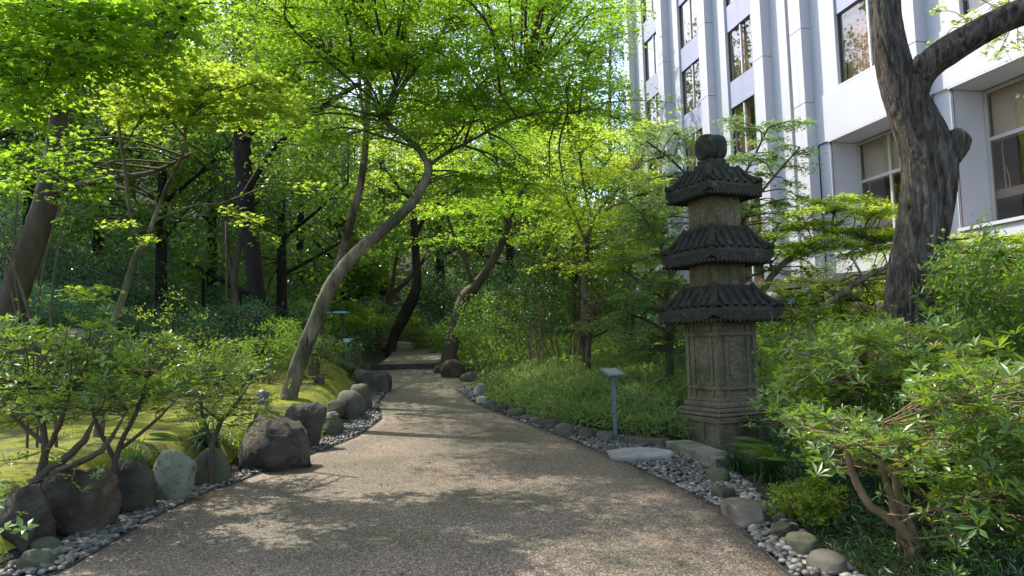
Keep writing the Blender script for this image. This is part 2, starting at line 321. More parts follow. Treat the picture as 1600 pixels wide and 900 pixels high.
def leaves(mb, C, Nn, size, tmpl, vv=None, T0=None):
    tv, tf = T[tmpl]; n = len(C); Nn = norm(Nn)
    r = rng.normal(size=(n, 3)) if T0 is None else T0
    A = norm(r-(r*Nn).sum(1)[:, None]*Nn); B = np.cross(Nn, A)
    s = np.broadcast_to(size, (n,))[:, None, None]
    V = C[:, None]+s*(tv[None, :, 0:1]*A[:, None]+tv[None, :, 1:2]*B[:, None]+tv[None, :, 2:3]*Nn[:, None])
    k = len(tv); f = (tf[None]+np.arange(n)[:, None, None]*k).reshape(-1, tf.shape[1])
    v = rng.random(n) if vv is None else vv
    mb.add(V.reshape(-1, 3), f, 0, np.repeat(v, k))

def pad_fill(tw, lf, anchor, c, rx, rz, nleaf, size, tmpl, style, r0=.012, sub=7, subtw=True):
    c = np.asarray(c, float); anchor = np.asarray(anchor, float)
    dd = c-anchor; L = np.linalg.norm(dd)
    mid = anchor+dd*.5+np.array([rng.normal()*.08*L, rng.normal()*.08*L, .10*L]); 
    p = catmull([anchor, mid, c], 3)
    tube(tw, p, np.linspace(r0*(1+L*.35), r0*.55, len(p)), 4 if r0 > .007 else 3, cap=False)
    k = max(4, nleaf//sub); tone = rng.normal()*.14
    for i in range(sub):
        th = rng.random()*2*math.pi; rr = rx*(.55+.45*rng.random())
        if style == 'layer':
            e = c+np.array([math.cos(th)*rr, math.sin(th)*rr, rng.normal()*rz*.45-.16*rr])
        else:
            q = norm(rng.normal(size=3)); e = c+q*np.array([rr, rr, rz])
        st = p[-1-rng.integers(0, 3)]
        m2 = (st+e)/2+np.array([0, 0, .06*rr])
        if subtw:
            q = catmull([st, m2, e], 2)
            tube(tw, q, np.linspace(r0*.5, r0*.18, len(q)), 3, cap=False)
        t = rng.random(k)**.7*1.08; 
        base = (1-t)[:, None]*st+t[:, None]*e + (4*t*(1-t))[:, None]*np.array([0, 0, .03*rr])
        if style == 'layer':
            side = np.array([-(e-st)[1], (e-st)[0], 0]); side /= np.linalg.norm(side)+1e-6
            base = base+side*(rng.normal(size=k)*rx*.26)[:, None]; base[:, 2] += rng.normal(size=k)*.025-.10*rng.random(k)*size*2
            nn = np.stack([rng.normal(size=k)*.38, rng.normal(size=k)*.38, np.ones(k)], 1)
        else:
            base = base+rng.normal(size=(k, 3))*np.array([rx, rx, rz])*.24
            nn = rng.normal(size=(k, 3))*.7+np.array([0, 0, .6])
        leaves(lf, base, nn, size*(.55+.85*rng.random(k)), tmpl, np.clip(.45+tone*1.3+rng.normal(size=k)*.22, 0, 1))

def region(x0, y0, x1, y1, Y0, Y1, n, rx=.6, rz=.25, nl=160, fn=None):
    out = []
    k = 0
    nx = max(1, int(round(math.sqrt(n*(x1-x0)/max(1, (y1-y0)))))); ny = max(1, int(round(n/nx)))
    for i in range(nx):
        for j in range(ny):
            px = x0+(x1-x0)*(i+rng.random())/nx; py = y0+(y1-y0)*(j+rng.random())/ny
            if fn and not fn(px, py): continue
            out.append((px, py, Y0+(Y1-Y0)*rng.random(), rx*(.8+.5*rng.random()), rz, nl))
    return out
def tree(name, label, cat, stems, pads, tmpl='maple', lm='maple', bark='bark_light', size=.07, style='layer', group=None, seg=10, bump=.06, twm='twig', wpads=(), r0=.012, sub=7, stempx=True, ground=True):
    b = None; segs = []
    for i, s in enumerate(stems):
        pts = np.array([P(a, b_, Y) if stempx else (a, b_, Y) for (a, b_, Y, w_) in s]); 
        rad = np.array([w_/2*Y/F if stempx else w_ for (a, b_, Y, w_) in s])
        if i == 0 and ground:
            g = pts[0].copy(); hz = float(H(g[0], g[1]))-.12
            if hz < pts[0][2]-.02:
                dirn = pts[0]-pts[1]; foot = pts[0]+dirn/max(abs(dirn[2]), .3*np.linalg.norm(dirn))*(pts[0][2]-hz)*.35
                foot[2] = hz; pts = np.vstack([foot, pts]); rad = np.concatenate([[rad[0]*1.25], rad])
        segs.append((catmull(pts, 6), np.interp(np.linspace(0, len(pts)-1, 6*(len(pts)-1)+1), range(len(pts)), rad) if len(pts) > 2 else np.linspace(rad[0], rad[1], 7)))
    root = empty(name, segs[0][0][0], label, cat, group)
    for i, (p, r) in enumerate(segs):
        mb = MB(); p = p+rng.normal(size=p.shape)*r[:, None]*.03; tube(mb, p, r, seg if i == 0 else max(6, seg-3), bump, i*1.7+len(p))
        mb.build('trunk' if i == 0 else 'branch', M[bark], root)
    twsub = sub
    allp = np.vstack([p[len(p)//3:] if i == 0 else p[1:] for i, (p, r) in enumerate(segs)])
    tw = MB(); lf = MB()
    W = [(P(a, b_, Y), rx, rz, nl) for (a, b_, Y, rx, rz, nl) in pads]+[(np.array(q[:3]), q[3], q[4], q[5]) for q in wpads]
    for (c, rx, rz, nl) in W:
        d = allp-c; dist = np.linalg.norm(d, axis=1)+.25*np.abs(rng.normal(size=len(allp)))+np.maximum(0, d[:, 2])*.8
        a = allp[np.argmin(dist)]
        pad_fill(tw, lf, a, c, rx, rz, nl, size, tmpl, style, r0, sub)
    if W:
        tw.build('twigs', M[twm], root, kind='stuff'); lf.build('crown', M[lm], root, smooth=False)
    return root
def icos(sub):
    import bmesh
    bm = bmesh.new(); bmesh.ops.create_icosphere(bm, subdivisions=sub, radius=1); v = np.array([x.co[:] for x in bm.verts]); f = np.array([[y.index for y in x.verts] for x in bm.faces]); bm.free(); return v, f
ICO = {k: icos(k) for k in (1, 2, 3, 4)}
def rock(px, py, wp, hp, m, label, seed, ang=3, depth=.8, name='boulder', cat='rock', group=None, sub=4, Yo=0, lift=0, flat=0):
    g = G(px, py); Y = g[1]; hw = wp/2*Y/F; hh = hp*Y/F
    v, f = ICO[sub]; v = v.copy(); rs = random.Random(seed)
    v *= (1+.22*np.array([mnoise.noise(Vector(x*1.1+seed*3.1)) for x in v]))[:, None]
    v = np.sign(v)*np.abs(v)**(.50 if ang >= 5 else .60 if ang >= 3 else .93)
    for k in range(ang*3):
        n = Vector([rs.gauss(0, 1) for _ in range(3)]).normalized(); n = np.array(n); d = (.62+.25*rs.random()) if ang < 4 else (.60+.2*rs.random())
        e = v@n-d; v = v-np.where(e > 0, e*(.9 if ang < 4 else .98), 0)[:, None]*n
    v *= (1+.05*np.array([mnoise.noise(Vector(x*3.5+seed)) for x in v])*(1+.4*ang)+(.022+.006*ang)*np.array([mnoise.noise(Vector(x*9+seed)) for x in v]))[:, None]
    v /= np.abs(v).max(0)
    if flat: v[:, 2] = np.minimum(v[:, 2], flat)/flat
    zz = float(g[2])-hh*.22
    c = np.array([g[0], g[1]+hw*depth*.55+Yo, zz+lift]); V = np.empty_like(v)
    if px > 740 and py > 630:
        ta = np.array([float(XR(g[1]+.3)-XR(g[1]-.3)), .6]); ta /= np.linalg.norm(ta); na = np.array([ta[1], -ta[0]]); L1, L2 = hw*(1.5 if wp > 80 else 1.1), hw*.80
        v[:, 2] = np.where(v[:, 2] > .5, .5+(v[:, 2]-.5)*.45, v[:, 2])/.725; hh *= .86
        V[:, 0] = c[0]+v[:, 0]*L1*ta[0]+v[:, 1]*L2*na[0]; V[:, 1] = c[1]+v[:, 0]*L1*ta[1]+v[:, 1]*L2*na[1]
    else:
        V[:, 0] = c[0]+v[:, 0]*hw; V[:, 1] = c[1]+v[:, 1]*hw*depth
    V[:, 2] = c[2]+(v[:, 2]+1)*.5*hh*1.25
    mb = MB(); mb.add(V, f); o = mb.build(name, M[m], None)
    me = o.data; ctr = np.array([c[0], c[1], c[2]]); co = V-ctr; me.vertices.foreach_set('co', co.astype(np.float32).ravel()); o.location = ctr; me.update()
    return tag(o, label, cat, group)

# ------------------------------------------------------------------ ground, path, pebble beds, lawn
def axis(parts):
    return np.unique(np.concatenate([np.arange(a, b, s) for a, b, s in parts]).round(4))
gx = axis([(-300, -60, 30), (-60, -20, 2), (-20, -8, .5), (-8, 8, .25), (8, 22, .5), (22, 60, 3), (60, 301, 30)])
gy = axis([(-60, -6, 6), (-6, 3, .6), (3, 22, .25), (22, 50, .6), (50, 90, 4), (90, 400, 30)])
XX, YY = np.meshgrid(gx, gy); ZZ = H(XX, YY)
def gridmesh(name, XX, YY, ZZ, m, kind='structure', keep=None, parent=None):
    ny, nx = XX.shape; mb = MB(); i = np.arange(ny-1)[:, None]*nx+np.arange(nx-1)[None]
    f = np.stack([i, i+1, i+nx+1, i+nx], -1).reshape(-1, 4)
    if keep is not None: f = f[keep.ravel()]
    mb.add(np.stack([XX, YY, ZZ], -1), f); return mb.build(name, m, parent, kind=kind)
gridmesh('ground', XX, YY, ZZ, M['soil'])
def pathstrip(name, Y0, Y1, lift, skirt, pm='path'):
    ys = np.linspace(Y0, Y1, int((Y1-Y0)/.14)+2); n = 22
    t = np.linspace(0, 1, n)[None]; X = XLf(ys)[:, None]*(1-t)+XRf(ys)[:, None]*t; Yg = np.repeat(ys[:, None], n, 1); Z = ramp(Yg)+lift+.012*np.sin(t*math.pi)
    X = np.hstack([X[:, :1]-.001, X, X[:, -1:]+.001]); Yg = np.hstack([Yg[:, :1], Yg, Yg[:, -1:]]); Z = np.hstack([Z[:, :1]-skirt, Z, Z[:, -1:]-skirt])
    return gridmesh(name, X, Yg, Z, M[pm])
YJ = float(hit(690, 648, rampf)[1]); pathstrip('path', -3, YJ-.01, .015, .06); pathstrip('far_path', YJ+.01, float(YSTEP), .015, .06, 'path2')
pathstrip('upper_path', float(YSTEP)+.02, float(YSTEP)+13, .16, .3, 'path2')
for side, fx, nm in ((-1, XL, 'path_edging'), (1, XR, 'path_edging')):
    ys = np.arange(0, float(YSTEP), .15); p = np.stack([fx(ys)+side*.012, ys, ramp(ys)+.004], 1); mb = MB()
    q = np.concatenate([p+np.array([-.006, 0, -.05]), p+np.array([-.006, 0, .022]), p+np.array([.006, 0, .022]), p+np.array([.006, 0, -.05])]); n = len(p); i = np.arange(n-1)
    mb.add(q, np.concatenate([np.stack([i+a*n, i+1+a*n, i+1+b*n, i+b*n], 1) for a, b in ((0, 1), (1, 2), (2, 3))])); mb.build(nm, M['edge'], None, smooth=False, kind='structure')
mb = MB(); ys_ = float(YSTEP); zz = float(ramp(ys_))
abox(mb, float(XL(ys_))-.15, float(XR(ys_))+.15, ys_-.06, ys_+.018, zz-.1, zz+.178); mb.build('step', M['edge'], None, smooth=False, kind='structure')

def wLf(Y): return np.interp(Y, [3, 6, 8.5, 10.5, 12, 14, 17], [.55, .42, .30, .42, .95, .85, .3])
def wRf(Y): return np.interp(Y, [3, 5, 6.5, 7.5, 8.5, 10, 11, 12.5, 15, 18], [.45, .42, .5, .8, 1.1, 1.1, .7, .4, .35, .25])
def pebble_pts(side):
    out = []
    for y in np.arange(3.2, 17.5, .048):
        w_ = wLf(y) if side < 0 else wRf(y); sp = .056
        for d in np.arange(.04+rng.random()*sp, w_, sp):
            x = (XL(y)-d) if side < 0 else (XR(y)+d)
            out.append((x+rng.normal()*.010, y+rng.normal()*.010, rng.random()**2*.028))
    return out
vp, fp = ICO[2]
for side in (-1, 1):
    bed = None; ys = np.arange(2.5, 18, .15); w_ = (wLf(ys)+.25 if side < 0 else wRf(ys)+.25); t = np.linspace(0, 1, 8)[None]
    x0 = (XL(ys)-.03 if side < 0 else XR(ys)+.03)[:, None]; X = x0+side*w_[:, None]*t
    Yg = np.repeat(ys[:, None], 8, 1); Z = ramp(Yg)-.004-.05*(t > .95)
    if side > 0: X = X[:, ::1]
    bed = gridmesh('pebble_bed', X if side > 0 else X[:, ::-1], Yg, Z if side > 0 else Z[:, ::-1], M['soil'])
    pts = pebble_pts(side)
    if side < 0: pts = [p for p in pts if p[1] > 5.0 or rng.random() < .5]
    pts.sort(key=lambda p: math.hypot(p[0], p[1]) if p[1] > 4.9 else 99)
    bases = []
    for k in range(4):
        v = vp*(1+.16*np.array([mnoise.noise(Vector(q*1.2+k*7)) for q in vp]))[:, None]
        mbp = MB(); mbp.add(v, fp); o = mbp.build('pebble', M['pebble'], bed); bases.append(o)
    big = MB()
    for i, (x, y, dz) in enumerate(pts):
        a = .022+.016*rng.random(); s3 = (a*1.25, a*(.85+.3*rng.random()), a*.62); rz = rng.random()*3.1; z = float(ramp(y))+.012+dz
        if i < 150:
            if i < 4: o = bases[i]
            else:
                o = bases[i % 4].copy(); col.objects.link(o); o.parent = bed
            o.location = (x, y, z); o.scale = s3; o.rotation_euler = (rng.normal()*.2, rng.normal()*.2, rz)
        else:
            v, f = (vp, fp) if i < 1300 and y < 7.5 else ICO[1]
            v = v*np.array(s3)*(1+.1*rng.normal(size=(len(v), 1))*.5); c, s_ = math.cos(rz), math.sin(rz)
            v = np.stack([v[:, 0]*c-v[:, 1]*s_, v[:, 0]*s_+v[:, 1]*c, v[:, 2]+rng.normal()*.15*v[:, 0]], 1)+np.array([x, y, z]); big.add(v, f)
    big.build('pebbles', M['pebble'], bed, kind='stuff')
# moss lawn on the left, moss patches
xs = np.arange(-11, 0, .11); ys = np.arange(4, 21, .11); XX, YY = np.meshgrid(xs, ys); dl = XL(YY)-XX
nz = np.array([[mnoise.noise(Vector((x*.7, y*.7, 3))) for x in xs] for y in ys]); nz2 = np.array([[mnoise.noise(Vector((x*2.6, y*2.6, 5))) for x in xs] for y in ys])
ZZ = H(XX, YY)+.012+.006*nz2+.012*nz+.028
ins = (dl > .72+.12*nz) & (XX > -9.0+nz*2-.12*(YY-6)) & (YY < 18+nz*5)
keep = ins[:-1, :-1]
gridmesh('moss_lawn', XX, YY, ZZ, M['moss'], keep=keep)
mb = MB(); q = [G(60, 880), ]
g = hit(10, 875, rampf); mb.add([(g[0]-1.2, g[1]-.9, .012), (g[0]+.32, g[1]-.9, .012), (g[0]+.22, g[1]+.35, .012), (g[0]-1.2, g[1]+.5, .012)], [(0, 1, 2, 3)]); mb.build('water', M['water'], None, smooth=False, kind='structure')

# ------------------------------------------------------------------ hotel building
bD = np.array([-.213, .977, 0]); bD /= np.linalg.norm(bD); bN = np.array([-bD[1], bD[0], 0]); bO = np.array([10.7, 23.5, 0])
def BF(v): return bO+v[:, 0:1]*bD+v[:, 1:2]*bN+v[:, 2:3]*np.array([0, 0, 1.])
hotel = empty('hotel_building', tuple(bO), 'tall white panelled building with brown tinted windows rising behind the maples at right', 'building')
def bpart(name, boxes, m, parent=hotel, label=None):
    mb = MB()
    for b in boxes: abox(mb, *b, fr=BF)
    return mb.build(name, m, parent, smooth=False, label=label)
ZT = 25.8; Zg = -.5
piers = [15.74, 11.33, 6.94, 2.65, -.27+.0, -4.95, -9.7]
piers[4] = .27; piers[5] = -4.68
bays = [(12.35, 14.66), (8.15, 10.33), (3.95, 5.93), (.95, 1.66)]
low = [(-3.75, -.95), (-8.6, -5.78)]
# piers of stacked panels with open joints
for e in piers:
    zs = [Zg]+[z for z in ([9.55] if e < 1 else [2.2, 5.53, 8.87])]+[12.2, 15.53, 18.86, 22.2, ZT]
    if e < 1: zs = [Zg, 4.2, 9.55, 12.2, 15.53, 18.86, 22.2, ZT]
    for z0, z1 in zip(zs[:-1], zs[1:]):
        bpart('pier_panel', [(e, e+.30, .0, .39, z0+.012, z1-.012), (e+.315, e+.66, .0, .385, z0+.012, z1-.012)], M['wall'])
    bpart('pier_joint', [(e+.02, e+.64, .01, .37, Zg, ZT-.1)], M['joint'])
edges = [16.4]
def window(u0, u1, z0, z1, n, kind):
    fr = .05 if kind == 'up' else .09; fm = M['wframe'] if kind == 'up' else M['wframe2']; d0, d1 = (n-.10, n-.02)
    wdw = bpart('window', [(u0, u1, d0, d1, z0, z0+fr), (u0, u1, d0, d1, z1-fr, z1), (u0, u0+fr, d0, d1, z0+fr, z1-fr), (u1-fr, u1, d0, d1, z0+fr, z1-fr)], fm)
    um = (u0+u1)/2
    if kind == 'up':
        if u1-u0 > 1:
            bpart('mullion', [(um-.035, um+.035, d0+.01, d1+.015, z0+fr, z1-fr)], M['mull'], wdw)
            bpart('pane', [(u0+fr, um-.035, n-.065, n-.055, z0+fr, z1-fr)], M['glass'], wdw); bpart('pane', [(um+.035, u1-fr, n-.065, n-.055, z0+fr, z1-fr)], M['glass'], wdw)
        else: bpart('pane', [(u0+fr, u1-fr, n-.065, n-.055, z0+fr, z1-fr)], M['glass'], wdw)
        for (a, b) in ((u1-.62*(u1-u0)*(.7+.4*rng.random()), u1-.02), (u0+.02, u0+.30*(u1-u0)*(.4+rng.random()))):
            n_ = 28; uu = np.linspace(a, b, n_); nn = n-.30+.035*np.sin(uu*42+rng.random()*6); mb = MB()
            v = np.concatenate([np.stack([uu, nn, np.full(n_, z0-.05)], 1), np.stack([uu, nn, np.full(n_, z1+.05)], 1)]); i = np.arange(n_-1)
            mb.add(BF(v), np.stack([i, i+1, i+1+n_, i+n_], 1)); mb.build('curtain', M['curtain'], wdw)
    else:
        zt = z0+(z1-z0)*.64
        bpart('transom', [(u0+fr, u1-fr, d0, d1+.01, zt-.05, zt+.05)], fm, wdw)
        us = [u1-fr, u1-fr-1.35, u0+fr]
        for k in range(2):
            a, b = us[k+1], us[k]
            if k == 0: bpart('mullion', [(a-.04, a+.04, d0, d1+.005, z0+fr, z1-fr)], fm, wdw)
            for (q0, q1) in ((z0+fr, zt-.05), (zt+.05, z1-fr)): bpart('pane', [(a+.04, b-.04 if k else b, n-.065, n-.055, q0, q1)], M['glass'], wdw)
        bpart('blind', [(u0+fr, u1-fr, n-.20, n-.19, zt-.08, z1-.02)], M['blind'], wdw)
        mb = MB(); c = catmull([(u1-.35, n-.14, zt-.1), (u1-.36, n-.14, zt-1.2), (u1-.42, n-.14, zt-1.5), (u1-.48, n-.14, zt-1.2), (u1-.40, n-.14, zt-.8)], 5); tube(mb, BF(c), .012, 5); mb.build('cord', M['cord'], wdw)
zsl = [9.05+3.33*k for k in range(-3, 5)]
pe = sorted(piers)
for (a, b) in bays:
    lo = max([p for p in pe if p < a])+.66; hi = min([p for p in pe+[16.4] if p > b])
    for (x0, x1) in ((lo, a), (b, hi)): bpart('wall', [(x0+.003, x1, -.35, 0, Zg, ZT)], M['wall'])
    bpart('wall_edge', [(b, b+.02, -.34, .012, Zg, ZT), (a-.02, a, -.34, .012, Zg, ZT)], M['wall'])
    for k, z in enumerate(zsl):
        if z+2.2 < 1: continue
        window(a+.002, b-.002, z, z+2.2, -.10, 'up')
        um = (a+b)/2
        bpart('spandrel', [(a+.004, um-.004, -.3, -.07, z+2.204, z+3.326), (um+.004, b-.004, -.3, -.07, z+2.204, z+3.326)], M['spandrel'])
for (a, b) in low:
    lo = max([p for p in pe if p < a])+.66; hi = min([p for p in pe if p > b])
    for (x0, x1) in ((lo, a), (b, hi)): bpart('wall', [(x0+.003, x1, -.35, 0, 9.655, ZT)], M['wall'])
    for z in (9.72, 13.22, 16.5, 19.8): window(a+.002, b-.002, z, z+2.4, -.10, 'up')
    for z in (12.12, 15.62, 18.9): bpart('spandrel', [(a+.004, b-.004, -.3, -.07, z+.004, z+1.09-.004)], M['spandrel'])
    bpart('sill', [(a, b, -.3, .03, 9.655, 9.715)], M['mull'])
    bpart('fascia', [(lo+.003, hi-.003, -.0, .03, 8.05, 9.645)], M['wall'])
    bpart('soffit', [(lo+.003, hi-.55, -1.12, .028, 8.00, 8.045)], M['wall'])
    bpart('pilaster', [(hi-.55, hi-.003, -1.12, -.05, Zg, 8.04)], M['wall'])
    bpart('return_panel', [(hi-.59, hi-.556, -1.10, -.08, 4.25, 7.97)], M['wall']); bpart('pilaster', [(lo, lo+.25, -1.12, -.05, Zg, 7.99)], M['wall'])
    bpart('panel_joint', [(hi-.62, hi-.551, -.085, -.055, 4.2, 7.99)], M['joint'])
    window(lo+.26, hi-.60, 4.25, 7.97, -1.02, 'low')
    bpart('lower_wall', [(lo+.25, hi-.55, -1.12, -.02, Zg, 4.15)], M['wall']); bpart('ledge', [(lo+.25, hi-.55, -1.0, .05, 4.155, 4.24)], M['wall'])
bpart('end_wall', [(16.4, 16.7, -12, .0, Zg, ZT)], M['wall']); bpart('end_wall', [(-20, -19.7, -12, 0, Zg, ZT)], M['wall'])
bpart('wall', [(-19.7, -9.72, -.35, 0, Zg, ZT)], M['wall'])
bpart('room_wall', [(-19.6, 16.3, -3.4, -3.2, Zg, ZT)], M['inside'])
for k in range(8): bpart('floor_slab', [(-19.6, 16.3, -3.19, -.36 if k > 2 else -1.15, 8.6+3.33*(k-2)-.25, 8.6+3.33*(k-2)-.02)], M['inside'])
bpart('roof', [(-19.9, 16.7, -12, .45, ZT, ZT+.5)], M['wall'])
bpart('back_wall', [(-19.7, 16.4, -12, -11.7, Zg, ZT)], M['wall'])

# rough stone retaining wall on the terrace below the building, between the maples
rw = empty('retaining_wall', (7.2, 15.5, 0), 'dark rough stone retaining wall half hidden behind the maples by the big trunk', 'wall')
A0 = P(1215, 480, 17.5); A1 = P(1600, 480, 13.5); A0[2] = A1[2] = 0; L_ = np.linalg.norm(A1-A0); dA = (A1-A0)/L_; nA = np.array([dA[1], -dA[0], 0])
zb = .9
mb = MB(); 
def WF(v): return A0+v[:, 0:1]*dA+v[:, 1:2]*nA+v[:, 2:3]*np.array([0, 0, 1.])
abox(mb, 0, L_+4, -.5, -.05, 0, 2.7, fr=WF); mb.build('backing', M['rock_dark'], rw, smooth=False)
z = zb-.3; 
while z < 2.6:
    u = -rng.random()*.3; hgt = .34+.12*rng.random()
    while u < L_+3.5:
        wd = .35+.4*rng.random(); v, f = ICO[2]; v = v*(1+.18*rng.normal(size=(len(v), 1))*.4); v = np.sign(v)*np.abs(v)**.75
        mb = MB(); mb.add(WF(v*np.array([wd*.52, .16, hgt*.53])+np.array([u+wd/2, 0, z+hgt/2])), f); mb.build('stone', M['rock_dark'], rw); u += wd
    z += hgt
mb = MB(); abox(mb, -1, L_+4, -.7, .05, 2.7, 2.95, fr=WF); mb.build('coping', M['curb'], rw, smooth=False)

# ------------------------------------------------------------------ stone pagoda
c0 = P(1126, 701, 9.86); ex = np.array([.915, .404, 0]); ey = np.array([-.404, .915, 0]); PC = np.array([c0[0], 9.86, 0])+.55*(ex+ey)
def PF(v): return PC+v[:, 0:1]*ex+v[:, 1:2]*ey+v[:, 2:3]*np.array([0, 0, 1.])
pag = empty('stone_pagoda', tuple(PC), 'weathered three-roofed stone pagoda with carved tile roofs standing beside the path', 'pagoda')
def bev(o, w_=.012, seg=2):
    m = o.modifiers.new('bevel', 'BEVEL'); m.width = w_; m.segments = seg; m.limit_method = 'ANGLE'; return o
def pbox(name, boxes, m, parent=pag, w_=.014):
    mb = MB()
    for b in boxes: abox(mb, *b, fr=PF)
    o = mb.build(name, m, parent, smooth=False); return bev(o, w_)
def rotbox(k, x0, x1, d0, d1, z0, z1):   # a strip on face k: x along the face, d outward
    if k == 0: return (x0, x1, -d1, -d0, z0, z1)
    if k == 1: return (-d1, -d0, x0, x1, z0, z1)
    if k == 2: return (x0, x1, d0, d1, z0, z1)
    return (d0, d1, x0, x1, z0, z1)
base = pbox('base', [(-.525, .525, -.525, .525, -.15, .388)], M['pag'], w_=.02)
bs = []
for k in range(4):
    e = 0 if k % 2 == 0 else .026
    bs += [rotbox(k, -.55+e, .55-e, .52, .55, -.12, .045), rotbox(k, -.55+e, .55-e, .52, .55, .325, .40)]
    for x in (-.512, -.17, .17, .512): bs.append(rotbox(k, x-.035+(e if x < -.4 else 0), x+.035-(e if x > .4 else 0), .52, .547, .047, .323))
pbox('base_frame', bs, M['pag'], base, .008)
pbox('step', [(-.505, .505, -.505, .505, .402, .45)], M['pag'], w_=.02); pbox('step', [(-.455, .455, -.455, .455, .452, .515)], M['pag'], w_=.02); pbox('step', [(-.41, .41, -.41, .41, .517, .60)], M['pag'], w_=.025)
body = pbox('body', [(-.335, .335, -.335, .335, .601, 1.80)], M['pag'])
bs = []
for k in range(4):
    e = 0 if k % 2 == 0 else .032
    for z0, z1 in ((.602, .67), (.77, .83), (1.545, 1.605), (1.70, 1.78)): bs.append(rotbox(k, -.368+e, .368-e, .33, .368, z0, z1))
    for x, ww in ((-.33, .036), (.33, .036), (-.20, .026), (.20, .026)):
        for z0, z1 in ((.672, .768), (.832, 1.543), (1.607, 1.698)):
            if abs(x) < .25 and z0 != .832: xx = x
            else: xx = x
            bs.append(rotbox(k, xx-ww+(e if xx < -.3 else 0), xx+ww-(e if xx > .3 else 0), .33, .364 if abs(x) > .3 else .358, z0, z1))
pbox('body_frame', bs, M['pag'], body, .007)
for k in range(4):
    bs = []
    for b in ((-.13, .13, 1.46, 1.48), (-.13, .13, .92, .94), (-.13, -.112, .942, 1.458), (.112, .13, .942, 1.458)): bs.append(rotbox(k, b[0], b[1], .33, .345, b[2], b[3]))
    bs.append(rotbox(k, -.111, .111, .33, .337, .941, 1.459))
    for zc in (1.38, 1.25): bs.append(rotbox(k, -.075, .075, .336, .346, zc, zc+.05))
    pbox('carved_panel', bs, M['pag'], body, .004)
def roof(e, t, z0, z1, th, nr, ratio=1):
    S, Wn = 12, 17; s = np.linspace(0, 1, S); uu = np.linspace(-1, 1, Wn); root = None; mb = MB()
    def surfp(k, ufrac, s_, off=0):
        h_ = t+(e-t)*s_; z = z0+th+(z1-z0-th)*(1-s_)**1.35+off+.075*np.abs(ufrac)**5*s_**2
        x = ufrac*h_; d = h_
        a = [(x, -d), (-d, x), (x, d), (d, x)][k]; return np.stack([a[0]+0*z, a[1]+0*z, z], -1)
    for k in range(4):
        V = surfp(k, uu[None, :]*np.ones((S, 1)), s[:, None]*np.ones((1, Wn)))
        lip = V[-1].copy(); lip[:, 2] -= th*(1); lip[:, :2] *= 1.0
        und = lip.copy(); und[:, :2] *= .80; und[:, 2] = z0-.015-.0*und[:, 2]
        und2 = lip.copy(); und2[:, :2] *= (t/e)*.9; und2[:, 2] = z0-.012
        A = np.vstack([V.reshape(-1, 3), lip, und, und2]); i = np.arange(S+2)[:, None]*Wn+np.arange(Wn-1)[None]
        f = np.stack([i, i+1, i+Wn+1, i+Wn], -1).reshape(-1, 4); 
        if k in (1, 2): f = f[:, ::-1]
        mb.add(PF(A), f)
    r = mb.build('roof', M['pagroof'], pag, smooth=False)
    pbox('roof_cap', [(-t-.035, t+.035, -t-.035, t+.035, z1-.05, z1+.012)], M['pagroof'], r, .015)
    for k in range(4):
        for j in range(nr):
            xr = e*(-1+2*(j+.5)/nr)*.93; s_0 = max(.06, (abs(xr)-t)/(e-t)+.10) if abs(xr) > t*.6 else .06; ss_ = np.linspace(s_0, 1.02, 8)
            p = surfp(k, xr/(t+(e-t)*ss_), ss_, .010); mb = MB(); rad = np.full(8, .038*e/.6*ratio); rad[-1] *= 1.2; rad[-2] *= 1.12; rad[0] *= .5
            tube(mb, PF(p), rad, 8); mb.build('tile_roll', M['pagroof'], r)
        ss_ = np.linspace(.0, 1.0, 9); p = surfp(k, -np.ones(9), ss_, .02)
        if k == 2: p = surfp(2, np.ones(9), ss_, .02)
        if k == 3: p = surfp(3, -np.ones(9), ss_, .02)
        if k == 1: p = surfp(1, np.ones(9), ss_, .02)
        p[-1, 2] += .015; mb = MB(); rad = np.full(9, .046*e/.6); rad[-1] *= 1.25; rad[-2] *= 1.2
        tube(mb, PF(p), rad, 8); mb.build('hip_ridge', M['pagroof'], r)
        mb = MB()
        for x in np.linspace(-.93, .93, 15): abox(mb, *rotbox(k, x*e-.018, x*e+.018, e*.86, e*1.006, z0-.012-.012, z0+.02), fr=PF)
        mb.build('rafters', M['pagroof'], r, smooth=False)
roof(.64, .33, 1.77, 2.28, .13, 7)
def block(h, z0, z1, corner):
    b = pbox('block', [(-h, h, -h, h, z0, z1)], M['pag'], w_=.03)
    bs = []
    for k in range(4):
        for x in (-.62, 0, .62): bs.append(rotbox(k, x*h-.02, x*h+.02, h-.005, h+.012, z0+.04, z1-.03))
    pbox('block_rib', bs, M['pag'], b, .006)
block(.295, 2.285, 2.70, 0)
roof(.585, .30, 2.62, 3.16, .13, 7)
block(.275, 3.165, 3.70, 0)
roof(.505, .25, 3.62, 4.07, .125, 6)
pbox('finial_base', [(-.19, .19, -.19, .19, 4.07, 4.16)], M['pagroof']); pbox('finial_base', [(-.155, .155, -.155, .155, 4.162, 4.225)], M['pagroof'])
mb = MB(); n_ = 28
prof = [(-.17, .12), (-.168, .17), (-.155, .195), (-.10, .205), (-.045, .20), (-.03, .18), (-.012, .185), (.0, .205), (.06, .212), (.14, .205), (.168, .185), (.175, .12)]
V = []
for (a_, r_) in prof:
    for k in range(n_):
        th = 2*math.pi*k/n_; V.append((a_, r_*.94*math.copysign(abs(math.cos(th))**.72, math.cos(th)), 4.42+r_*.97*math.copysign(abs(math.sin(th))**.72, math.sin(th))))
V = np.array(V); i = np.arange(len(prof)-1)[:, None]*n_; j = np.arange(n_)[None]; j2 = (j+1) % n_
mb.add(PF(V), np.stack([i+j, i+j2, i+n_+j2, i+n_+j], -1).reshape(-1, 4)); m_ = len(prof)
